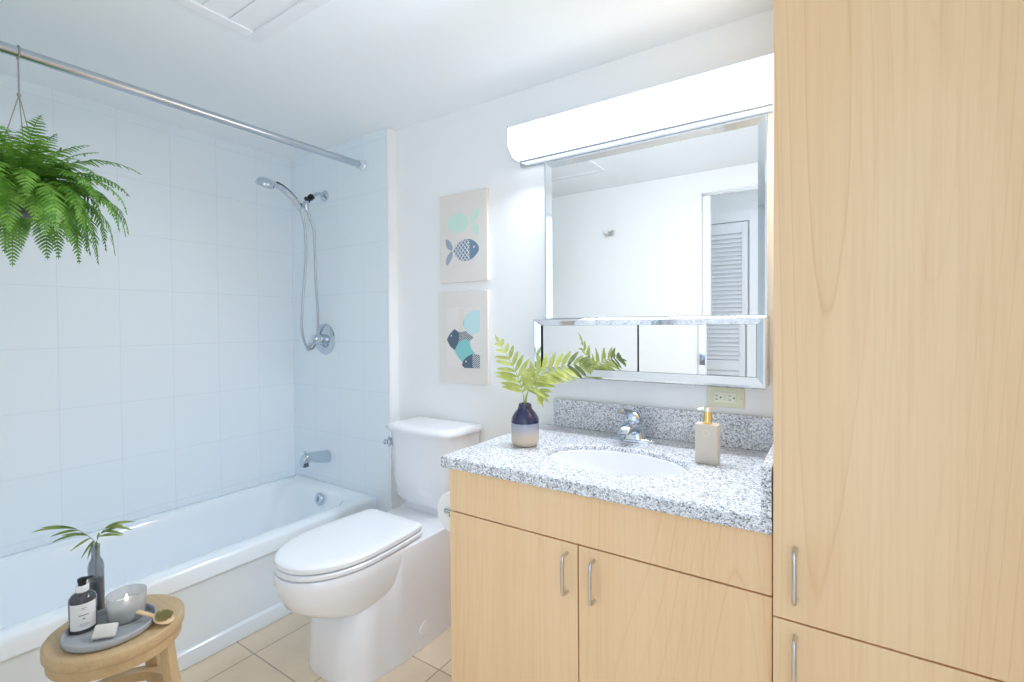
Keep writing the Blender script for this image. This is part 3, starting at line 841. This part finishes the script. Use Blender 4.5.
    f = ink('printed_fish', [[(-1.4362, 1.0654), (-1.426, 1.088), (-1.4068, 1.1037), (-1.3753, 1.118), (-1.3734, 1.0535), (-1.4209, 1.0530)], d2p], PC['slate'], t, 3); f['label'] = 'slate printed fish at the panel corner'
    ink('hatching', strokes(d2p, (1, .8), .0078, .0014, bbox(d2p)), PC['line'], f, 4)
    ink('eye', [ell(-1.4115, 1.0826, .004, .004, 12)], PC['line'], f, 4)
pictures()

# ------------------------------------------------------------------ toilet paper
def paper():
    cx, cz, y0, y1, r = -1.1235, .600, 1.292, 1.392, .072
    t = thing('toilet_paper_holder', 'chrome toilet paper holder on the vanity side', 'holder', (-1.018, 1.34, cz))
    for y in (y0 - .014, y1 + .014):
        b = B(); tube(b, [(-1.0185, y, cz), (-1.06, y, cz), (cx - .016, y, cz)], [.013, .010, .012], 12, 4); obj('arm', b, M['chrome'], t)
    b = B(); tube(b, [(cx, y0 - .015, cz), (cx, y1 + .015, cz)], .007, 12); obj('spindle', b, M['chrome'], t)
    b = B()
    ring = lambda rr, y: [V(cx + rr * math.cos(2 * PI * i / 48), y, cz - .0115 + rr * math.sin(2 * PI * i / 48)) for i in range(48)]
    loft(b, [ring(.020, y0), ring(r - .003, y0), ring(r, y0 + .003), ring(r, y1 - .003), ring(r - .003, y1), ring(.020, y1), ring(.020, y0)], False, False)
    bmesh.ops.remove_doubles(b, verts=b.verts[:], dist=1e-6)
    tp = thing('toilet_paper_roll', 'white toilet paper roll hanging beside the vanity', 'toilet paper', (cx, (y0 + y1) / 2, cz - .012))
    obj('paper', b, M['paper'], tp)
    b = B(); ring2 = lambda rr, y: [V(cx + rr * math.cos(2 * PI * i / 32), y, cz - .0115 + rr * math.sin(2 * PI * i / 32)) for i in range(32)]
    loft(b, [ring2(.0185, y0 + .001), ring2(.0198, y0 + .001), ring2(.0198, y1 - .001), ring2(.0185, y1 - .001), ring2(.0185, y0 + .001)], False, False); bmesh.ops.remove_doubles(b, verts=b.verts[:], dist=1e-6)
    obj('core_tube', b, M['cardboard'], tp)
paper()

# ------------------------------------------------------------------ leaves
def leaf_mat(name, c1, c2, scale=14):
    m = mat(name, c1, .42, spec=.4); t = NT(m)
    n = t.noise(t.geo(), scale, 2)
    t.l(t.mix(t.ramp(n, [(.35, (0, 0, 0, 1)), (.65, (1, 1, 1, 1))]), c1, c2), t.b.inputs['Base Color'])
    t.b.inputs['Subsurface Weight'].default_value = 0.0
    tr = t.n('ShaderNodeBsdfTranslucent'); tr.inputs[0].default_value = c2
    mx = t.n('ShaderNodeMixShader'); mx.inputs[0].default_value = .22
    out = t.t.nodes['Material Output']
    t.l(t.b.outputs[0], mx.inputs[1]); t.l(tr.outputs[0], mx.inputs[2]); t.l(mx.outputs[0], out.inputs[0])
    return m
M['fern'] = leaf_mat('fern_green', rgb(82, 136, 44), rgb(140, 188, 84), 26)
M['fern_stem'] = mat('fern_stem_green', rgb(120, 140, 66), .6)
M['sprig'] = leaf_mat('yellow_green_leaf', rgb(158, 172, 84), rgb(196, 203, 122), 30)
M['sprig_dark'] = leaf_mat('olive_green_leaf', rgb(88, 104, 58), rgb(146, 158, 96), 30)
M['palm'] = leaf_mat('palm_green', rgb(84, 116, 48), rgb(150, 168, 92), 26)

def blade(b, p, d, nrm, L, w, bend=0.0, n=8, fold=.25, shape=.45):
    """lance-shaped leaflet from p along d; a shallow V in section"""
    d = d.normalized(); s = d.cross(nrm).normalized(); up_ = s.cross(d)
    rows = []
    for i in range(n + 1):
        t = i / n
        wid = w * (math.sin(PI * (t * .94 + .03) ** .85) ** .85) if i < n else 0
        c = p + d * L * t - V(0, 0, 1) * bend * L * t * t
        rows.append((c - up_ * 0, c + s * wid + up_ * wid * fold, c - s * wid + up_ * wid * fold))
    prev = None
    for i, (c, l, r) in enumerate(rows):
        if i == n:
            vc = b.verts.new(c)
            b.faces.new((prev[0], prev[1], vc)); b.faces.new((prev[2], prev[0], vc))
        else:
            cur = (b.verts.new(c), b.verts.new(l), b.verts.new(r))
            if prev:
                b.faces.new((prev[0], prev[1], cur[1], cur[0])); b.faces.new((prev[2], prev[0], cur[0], cur[2]))
            prev = cur

# hanging fern
def pinna(b, p, d, nrm, L, w):
    """fern leaflet: a slim pointed blade with toothed edges, bent down at its end"""
    s = d.cross(nrm).normalized()
    n = 7
    P = []
    for i in range(n):
        t = i / n
        ww = w * (.55, 1.0, .72, .92, .60, .70, .36)[i]
        c = p + d * L * t - V(0, 0, 1) * .22 * L * t * t
        P.append((b.verts.new(c + s * ww), b.verts.new(c - s * ww)))
    for (a, c), (e, f) in zip(P, P[1:]): b.faces.new((a, e, f, c))
    tip = b.verts.new(p + d * L - V(0, 0, 1) * .22 * L)
    b.faces.new((P[-1][0], tip, P[-1][1]))

def fern():
    C = V(-2.06, .407, 1.632)
    t = thing('hanging_fern', 'bushy green fern hanging on a cord from the shower rod', 'plant', (C.x, C.y, C.z - .05))
    pot = B(); lathe(pot, [(.030, -.045), (.038, -.040), (.060, .045), (.066, .048), (.066, .062), (.060, .062), (.057, .045)], C, 32, None, True, True)
    M['pot'] = mat('dark_grey_pot', rgb(92, 98, 84), .6)
    obj('pot', pot, M['pot'], t)
    M['cord'] = mat('grey_cord', rgb(160, 158, 154), .8)
    b = B()
    tube(b, [(C.x, C.y, 2.0613), (C.x, C.y, 1.952)], .0022, 8)
    ang = [math.radians(a) for a in (35, 155, 270)]
    for a in ang: tube(b, [(C.x, C.y, 1.953), (C.x + .063 * math.cos(a), C.y + .063 * math.sin(a), C.z + .060)], .0014, 6)
    ringp = [(C.x + (.0195) * math.cos(a), C.y, 2.0808 + .0195 * math.sin(a)) for a in [2 * PI * i / 20 for i in range(21)]]
    tube(b, ringp, .0022, 6); lathe(b, [(.003, -.006), (.005, -.003), (.005, .003), (.003, .006)], (C.x, C.y, 1.953), 10)
    obj('hanging_cord', b, M['cord'], t)
    rnd = random.Random(5)
    n = 96
    for i in range(n):
        q = (i + .5) / n
        az = i * 2.399963 + rnd.uniform(-.2, .2)
        elev = math.radians(82 - 92 * q ** .8 + rnd.uniform(-8, 8))
        L = rnd.uniform(.235, .31) * (.8 if i % 4 == 0 else 1)
        if q < .10: L = rnd.uniform(.19, .25)
        droop = math.radians(rnd.uniform(125, 160) * (.66 + .36 * q)) if q > .1 else math.radians(rnd.uniform(40, 90))
        h = V(math.cos(az), math.sin(az), 0)
        # keep clear of the wall behind
        p = C + h * .035 + V(0, 0, .045)
        steps = 26
        pts = [p.copy()]; dirs = []
        for s in range(steps):
            tt = s / steps
            e = max(elev - droop * tt ** 1.15, math.radians(-84))
            d = h * math.cos(e) + V(0, 0, 1) * math.sin(e)
            dirs.append(d); p = p + d * (L / steps); pts.append(p.copy())
        if pts and min(v.y for v in pts) < YF + .03:
            k = .75 * (C.y - YF - .03) / max(1e-6, C.y - min(v.y for v in pts)) + .25
            for v in pts: v.y = C.y + (v.y - C.y) * min(1, k)
            if min(v.y for v in pts) < YF + .015: 
                kk = (C.y - YF - .02) / (C.y - min(v.y for v in pts))
                for v in pts: v.y = C.y + (v.y - C.y) * kk
        b = B()
        tube(b, pts[::3] + ([pts[-1]] if (steps) % 3 else []), .0011, 5)
        side0 = V(0, 0, 1).cross(h).normalized()
        wmax = rnd.uniform(.040, .052)
        m = int(L / .0125)
        for s in range(m):
            tt = .10 + .9 * s / m
            f = tt * steps; k = min(int(f), steps - 1); pp = pts[k].lerp(pts[k + 1], f - k); d = dirs[k]
            nn = side0.cross(d).normalized()
            w = wmax * (min(1, tt * 4.0) ** .6) * (1 - ((tt - .35) / .65) ** 1.7 if tt > .35 else 1)
            w = max(w, .008)
            for sg in (-1, 1):
                dd = (side0 * sg * .88 + d * .55 + nn * rnd.uniform(-.1, .3)).normalized()
                pinna(b, pp, dd, nn, w * rnd.uniform(.9, 1.08), .0050 * (.6 + .4 * w / wmax))
        obj('frond', b, M['fern'], t, smooth=False)
fern()

# ------------------------------------------------------------------ things on the counter
def vase():
    X, Y_ = -.884, 1.396
    z = CZ + .0003
    b = B()
    prof = [(.034, 0), (.040, .003), (.0455, .010), (.0475, .020), (.0475, .084), (.045, .096), (.037, .110), (.0265, .122), (.0235, .128), (.022, .137), (.0205, .142), (.0165, .142), (.0165, .125)]
    lathe(b, prof, (X, Y_, z), 48)
    m = mat('three_band_glaze', rough=.14, coat=.6); t = NT(m)
    sp = t.n('ShaderNodeSeparateXYZ'); t.l(t.geo(), sp.inputs[0])
    c = t.geo()
    wob = t.math('MULTIPLY', t.math('SUBTRACT', t.noise(t.scale(c, (1, 1, .12)), 95, 2), .5), .035)
    hh = t.math('ADD', t.math('DIVIDE', t.math('SUBTRACT', sp.outputs[2], z), .142), 0)
    low = t.ramp(t.math('ADD', hh, wob), [(.18, rgb(204, 186, 164)), (.30, rgb(190, 178, 166)), (.42, rgb(166, 166, 174)), (.52, rgb(152, 156, 172))])
    up2 = t.ramp(hh, [(.545, (0, 0, 0, 1)), (.555, (1, 1, 1, 1))])
    t.l(t.mix(up2, low, rgb(34, 36, 74)), t.b.inputs['Base Color'])
    single('vase', b, m, 'small vase with navy, grey and beige glaze on the counter', 'vase', (X, Y_, z), angle=50)
    return X, Y_, z
VX, VY, VZ = vase()

def sprig(label, pts, leaves, w, L0, side_ref, mats, nm='leafy_sprig', tip=True):
    """stem through pts with paired leaflets. leaves=(t0,t1,count)"""
    P = catmull(pts, 10)
    t = thing(nm, label, 'plant cutting', tuple(P[0]), 'leaf sprigs in the navy vase')
    b = B(); tube(b, P, [.0019, .0015, .0009], 7); obj('stem', b, M['sprig'], t)
    n = len(P) - 1
    groups = {}
    t0, t1, cnt = leaves
    rnd = random.Random(len(label))
    for i in range(cnt):
        tt = t0 + (t1 - t0) * i / (cnt - 1)
        f = tt * n; k = min(int(f), n - 1); p = P[k].lerp(P[k + 1], f - k); d = (P[min(k + 2, n)] - P[max(k - 1, 0)]).normalized()
        q = i / (cnt - 1)
        L = L0 * (.62 + .55 * math.sin(PI * min(1, q * .75 + .18))) * (1 - .5 * q)
        for sg in (-1, 1):
            s = side_ref.cross(d).normalized() * sg
            dd = (s * .80 + d * (.52 + .4 * q) + side_ref * rnd.uniform(-.25, .35)).normalized()
            b = B(); blade(b, p, dd, side_ref, L * rnd.uniform(.9, 1.1), w * (1 - .25 * q), .10)
            mm = mats(tt, rnd)
            obj('leaflet', b, mm, t, angle=80)
    if tip:
        b = B(); blade(b, P[-1], (P[-1] - P[-2]), side_ref, L0 * .42, w * .6, .05); obj('leaflet', b, mats(1, rnd), t, angle=80)
    return t
def sprigs():
    cam_dir = (V(0, 0, CAM_H) - V(VX, VY, 1.05)).normalized()
    up_ref = (cam_dir + V(0, 0, .35)).normalized()
    sprig('upright yellow green leaf sprig leaning left in the vase', [(VX - .004, VY, VZ + .06), (VX - .004, VY, VZ + .15), (-.897, 1.389, 1.045), (-.918, 1.374, 1.110), (-.955, 1.352, 1.185)],
          (.38, .97, 9), .0088, .084, up_ref, lambda t, r: M['sprig'])
    sprig('long leaf sprig arching right from the vase with darker tip', [(VX + .004, VY + .002, VZ + .06), (VX + .004, VY + .002, VZ + .15), (-.868, 1.408, 1.045), (-.836, 1.428, 1.080), (-.785, 1.460, 1.103), (-.735, 1.492, 1.112), (-.705, 1.510, 1.110)],
          (.34, .97, 12), .0092, .086, up_ref, lambda t, r: M['sprig_dark'] if t > .70 else M['sprig'])
    sprig('short leaf sprig drooping right over the vase rim', [(VX + .003, VY - .004, VZ + .06), (VX + .003, VY - .004, VZ + .15), (-.866, 1.398, 1.030), (-.845, 1.406, 1.035), (-.822, 1.412, 1.010)],
          (.45, .97, 5), .0085, .076, up_ref, lambda t, r: M['sprig'])
sprigs()

def soap_pump():
    cx, cy, z = -.3175, 1.500, CZ + .0003
    t = thing('soap_dispenser', 'square beige soap dispenser with gold pump on the counter', 'soap dispenser', (cx, cy, z))
    M['beige'] = mat('beige_stoneware', rgb(206, 195, 182), .55)
    M['gold'] = mat('brushed_gold', (.83, .60, .24, 1), .22, 1.0)
    b = B(); box(b, cx - .0315, cx + .0315, cy - .020, cy + .020, z, z + .1155, .0025); bd = obj('bottle', b, M['beige'], t)
    b = B(); ring = lambda r, y: [V(cx + r * math.cos(2 * PI * i / 28), y, z + .090 + r * math.sin(2 * PI * i / 28)) for i in range(28)]
    loft(b, [ring(.0075, cy - .0201), ring(.0082, cy - .0206), ring(.0092, cy - .0206), ring(.0098, cy - .0201)], False, False); M['emblem'] = mat('embossed_ring', rgb(222, 208, 188), .5); obj('embossed_ring', b, M['emblem'], bd)
    b = B(); lathe(b, [(.0125, .1155), (.0130, .117), (.0130, .134), (.0122, .138), (.0122, .148), (.011, .150)], (cx, cy, z), 28); obj('pump_collar', b, M['gold'], t)
    b = B(); lathe(b, [(.0105, .1502), (.0108, .152), (.0108, .162), (.009, .165)], (cx, cy, z), 24)
    tube(b, [(cx, cy, z + .158), (cx - .016, cy - .006, z + .158), (cx - .025, cy - .009, z + .156)], [.0050, .0040, .0034], 10, 4); M['pump'] = mat('pale_metal_pump', (.86, .82, .74, 1), .2, 1.0); obj('pump_head', b, M['pump'], t)
soap_pump()

# ------------------------------------------------------------------ stool and the things on it
SX_, SY_, SR, SZ = -1.612, .486, .150, .45
def stool():
    t = thing('stool', 'round pale oak stool in front of the bathtub', 'stool', (SX_, SY_, 0))
    b = B(); lathe(b, [(SR - .010, .4185), (SR - .003, .420), (SR, .4235), (SR, .444), (SR - .003, .4485), (SR - .010, SZ), (SR - .03, SZ)], (SX_, SY_, 0), 64)
    obj('seat', b, M['oak'], t, angle=50)
    b = B()
    ro, ri = SR - .007, SR - .028
    R = [[V(SX_ + r * math.cos(2 * PI * i / 64), SY_ + r * math.sin(2 * PI * i / 64), z) for i in range(64)] for r, z in ((ri, .392), (ro - .001, .392), (ro, .393), (ro, .4187), (ri, .4187), (ri, .392))]
    loft(b, R, False, False); bmesh.ops.remove_doubles(b, verts=b.verts[:], dist=1e-6); obj('apron', b, M['oak'], t, angle=40)
    rz = .215
    b = B(); ro, ri = .138, .108
    R = [[V(SX_ + r * math.cos(2 * PI * i / 64), SY_ + r * math.sin(2 * PI * i / 64), z) for i in range(64)] for r, z in ((ri, rz), (ro, rz), (ro + .001, rz + .003), (ro, rz + .026), (ri, rz + .026), (ri, rz))]
    loft(b, R, False, False); bmesh.ops.remove_doubles(b, verts=b.verts[:], dist=1e-6); obj('ring_stretcher', b, M['oak'], t, angle=40)
    M['oak_leg'] = wood_mat('pale_oak_leg', rgb(198, 172, 132), rgb(182, 154, 114), rgb(150, 120, 84), 0.5, 2.5, 'Z')
    for a in (38, 128, 218, 308):
        an = math.radians(a)
        h = V(math.cos(an), math.sin(an), 0); s = V(-h.y, h.x, 0)
        b = B()
        rings = []
        for z, ra in ((.0005, .168), (.20, .148), (.4182, .122)):
            c = V(SX_, SY_, z) + h * ra
            rings.append([c + h * .011 + s * .017, c - h * .011 + s * .017, c - h * .011 - s * .017, c + h * .011 - s * .017])
        loft(b, rings)
        bmesh.ops.bevel(b, geom=[e for e in b.edges if abs((e.verts[0].co - e.verts[1].co).z) > .1], offset=.002, segments=2, affect='EDGES')
        obj('leg', b, M['oak_leg'], t, smooth=False)
stool()

TX, TY = -1.590, .466
def tray_things():
    M['tray'] = mat('grey_concrete_tray', rgb(160, 163, 166), .5)
    b = B(); lathe(b, [(.088, 0), (.0955, .003), (.0985, .008), (.0985, .0185), (.097, .020), (.0945, .020), (.093, .0185), (.090, .006), (.085, .0045)], (TX, TY, SZ + .0003), 64)
    single('tray', b, M['tray'], 'round grey tray on the oak stool', 'tray', (TX, TY, SZ + .0003), angle=50)
    z = SZ + .0003 + .0048
    # dark bottle
    bx, by = -1.6495, .4245
    t = thing('soap_bottle', 'dark glass pump bottle with white label on the tray', 'bottle', (bx, by, z))
    M['smoke'] = mat('dark_smoked_glass', rgb(62, 63, 66), .08, coat=.5)
    b = B(); lathe(b, [(.026, 0), (.0285, .003), (.0290, .008), (.0290, .080), (.0275, .088), (.022, .095), (.0155, .099), (.0135, .102)], (bx, by, z), 40); obj('body', b, M['smoke'], t, angle=50)
    M['label'] = mat('white_paper_label', rgb(226, 226, 226), .6); M['print'] = mat('grey_print', rgb(130, 132, 136), .7)
    face = math.atan2(-by, -bx) + math.radians(4)
    b = B(); aa = [face + math.radians(-58 + 116 * i / 24) for i in range(25)]
    def arc(a0, a1, z0, z1, r, n=12):
        A = [a0 + (a1 - a0) * i / n for i in range(n + 1)]
        R = []
        for rr in (r, r + .0004):
            R.append([V(bx + rr * math.cos(a), by + rr * math.sin(a), z0) for a in A]); R.append([V(bx + rr * math.cos(a), by + rr * math.sin(a), z1) for a in A])
        loft(b, [R[0], R[1], R[3], R[2], R[0]], False, False, closed=False)
    arc(face - math.radians(62), face + math.radians(58), z + .011, z + .078, .0291, 24); lb = obj('label', b, M['label'], t)
    b = B()
    for zz, w, h in ((.067, 11, .0012), (.063, 7, .0008), (.049, 20, .0022), (.040, 5, .0030), (.027, 16, .0008), (.0235, 22, .0008), (.020, 13, .0008)):
        arc(face - math.radians(w), face + math.radians(w), z + zz - h / 2, z + zz + h / 2, .0295, 8)
    obj('label_print', b, M['print'], lb)
    b = B(); lathe(b, [(.0135, .1015), (.0142, .1025), (.0142, .116), (.013, .1175)], (bx, by, z), 28); obj('collar', b, M['plastic_white'], t)
    b = B(); lathe(b, [(.0085, .1175), (.0085, .125), (.0100, .126), (.0100, .134), (.007, .136)], (bx, by, z), 20)
    q = V(rt.x, rt.y, 0)
    c = V(bx, by, z + .132); tube(b, [c, c + q * .014 + V(0, 0, .004), c + q * .028 + V(0, 0, .007)], [.006, .0042, .0032], 10, 4); obj('pump', b, M['black'], t)
    # candle
    cx, cy = -1.613, .508
    t = thing('candle', 'lit white candle in a frosted grey glass cup', 'candle', (cx, cy, z))
    M['frost'] = mat('frosted_grey_glass', rgb(206, 208, 210), .25, trans=.35)
    M['frost'].node_tree.nodes['Principled BSDF'].inputs['Alpha'].default_value = .62
    b = B(); lathe(b, [(0.0370, 0.0000), (0.0403, 0.0022), (0.0420, 0.0090), (0.0454, 0.0694), (0.0442, 0.0700), (0.0435, 0.0672), (0.0405, 0.0112), (0.0370, 0.0067)], (cx, cy, z), 48); obj('cup', b, M['frost'], t, angle=50)
    M['wax'] = mat('white_wax', rgb(236, 234, 228), .5)
    b = B(); lathe(b, [(0.0336, 0.0073), (0.0398, 0.0112), (0.0412, 0.0381), (0.0392, 0.0398), (0.0045, 0.0390)], (cx, cy, z), 40); obj('wax', b, M['wax'], t)
    b = B(); tube(b, [(cx, cy, z + .0385), (cx, cy, z + .047)], .001, 6); obj('wick', b, M['black'], t)
    M['flame'] = mat('candle_flame', (1, .9, .7, 1), .5, emit=(1, .93, .78, 1), es=4)
    b = B(); lathe(b, [(0.0007, 0.0448), (0.0034, 0.0493), (0.0038, 0.0532), (0.0025, 0.0594), (0.0004, 0.0661)], (cx, cy, z), 12); obj('flame', b, M['flame'], t)
    # bud vase of grey glass, with palm leaves
    vx, vy = -1.7095, .4700
    zv = SZ + .0003
    t = thing('glass_bud_vase', 'slim smoky glass bud vase standing behind the tray', 'vase', (vx, vy, zv))
    M['glass'] = mat('smoky_glass', rgb(176, 182, 188), .04, trans=.85)
    M['glass'].node_tree.nodes['Principled BSDF'].inputs['Alpha'].default_value = .75
    b = B(); lathe(b, [(.013, 0), (.0165, .002), (.018, .008), (.018, .136), (.0155, .149), (.0105, .160), (.0095, .168), (.0098, .194), (.0105, .196), (.0088, .196), (.0082, .170), (.0092, .162), (.014, .149), (.0165, .134), (.0165, .010), (.012, .005)], (vx, vy, zv), 32); obj('glass', b, M['glass'], t, angle=60)
    M['water'] = mat('dark_liquid', rgb(92, 98, 104), .1)
    b = B(); lathe(b, [(.010, .0055), (.0160, .011), (.0160, .100), (.001, .1005)], (vx, vy, zv), 28); obj('dark_liquid', b, M['water'], t)
    top = V(vx, vy, zv + .196)
    r_, u_ = V(rt.x, rt.y, 0), V(0, 0, 1)
    base = V(vx, vy, zv + .104)
    side = -V(fw.x, fw.y, 0)
    def palm(label, curve, leaves, L0, w):
        P = catmull([base, top - u_ * .01] + [top + r_ * a + u_ * c_ + side * d_ for a, c_, d_ in curve], 8)
        pl = thing('palm_leaf', label, 'plant cutting', tuple(base), 'palm leaves in the bud vase')
        b = B(); tube(b, P, [.0012, .0010, .0006], 6); obj('stem', b, M['palm'], pl)
        n = len(P) - 1
        for tt, ra, ua, sa, L in leaves:
            f = tt * n; k = min(int(f), n - 1); p = P[k].lerp(P[k + 1], f - k)
            b = B(); blade(b, p, r_ * ra + u_ * ua + side * sa, (side + u_ * .6).normalized(), L, w, .22, 8, .12); obj('leaflet', b, M['palm'], pl, angle=80)
    palm('palm leaf arching left from the glass bud vase', [(-.004, .010, 0), (-.022, .030, .004), (-.050, .050, .008)],
         [(1.0, -1, .12, .0, .122), (.97, -1, .30, .1, .095), (.92, -1, .02, .15, .070), (.80, -1, -.05, .1, .085), (.72, -1, .22, .0, .075), (.62, -.8, -.35, .2, .055), (.52, -.55, -.8, .3, .045), (.5, -.2, -.9, .3, .04)], .1, .0036)
    palm('palm leaf arching right from the glass bud vase', [(.004, .010, 0), (.018, .032, .004), (.040, .055, .008)],
         [(1.0, 1, .38, .0, .084), (.97, 1, .15, .1, .080), (.92, 1, .45, .15, .066), (.84, 1, .10, .1, .065), (.76, 1, .60, .0, .055), (.66, 1, .30, .1, .075), (.55, .3, 1, .1, .030), (.5, .2, -.9, .3, .03)], .08, .0036)
    # soap bar leaning on the tray rim
    sx, sy = -1.556, .4440
    b = B()
    A = math.atan2(r_.y, r_.x) + .25
    Mx = Matrix.Translation((sx, sy, z + .0165)) @ Matrix.Rotation(A, 4, 'Z') @ Matrix.Rotation(math.radians(52), 4, 'X')
    box(b, -.025, .025, -.0165, .0165, -.0065, .0065, .004, 3, Mx)
    M['soap'] = mat('ivory_soap', rgb(216, 212, 206), .5)
    single('soap_bar', b, M['soap'], 'ivory soap bar propped at the front of the tray', 'soap', (sx, sy, z), angle=60)
    # body brush, handle on the tray rim and head on the stool
    zt_ = SZ + .0003 + .0203
    h0 = V(-1.572, .520, zt_ + .0075); h1 = V(-1.493, .562, SZ + .0105)
    t = thing('wooden_brush', 'small wooden brush lying on the tray rim and stool', 'brush', (h1.x, h1.y, SZ))
    d = (h1 - h0).normalized(); s = d.cross(V(0, 0, 1)).normalized(); n_ = s.cross(d)
    M['beech'] = mat('pale_beech', rgb(222, 192, 152), .5)
    b = B(); rings = []
    for a, w, h in ((-.012, .003, .002), (-.009, .0062, .0042), (.006, .0072, .0046), (.03, .0055, .0042), (.046, .0058, .0042), (.054, .011, .0045), (.062, .0180, .0048), (.074, .0215, .0048), (.088, .0200, .0046), (.098, .013, .004), (.102, .004, .002)):
        c = h0 + d * a
        rings.append([c + s * w * math.cos(2 * PI * i / 20) + n_ * h * math.sin(2 * PI * i / 20) for i in range(20)])
    loft(b, rings); obj('handle', b, M['beech'], t, angle=60)
    M['bristle'] = mat('olive_bristles', rgb(160, 150, 100), .8)
    b = B(); rnd = random.Random(3); c0 = h0 + d * .075 + n_ * .0035
    for i in range(420):
        r_a = .0175 * math.sqrt(rnd.random()); a = rnd.random() * 2 * PI
        p = c0 + d * r_a * math.cos(a) * 1.0 + s * r_a * math.sin(a)
        q = p + n_ * rnd.uniform(.009, .0115) + (d * math.cos(a) + s * math.sin(a)) * r_a * .18
        tube(b, [p, q], .0007, 4)
    obj('bristles', b, M['bristle'], t, smooth=False)
tray_things()
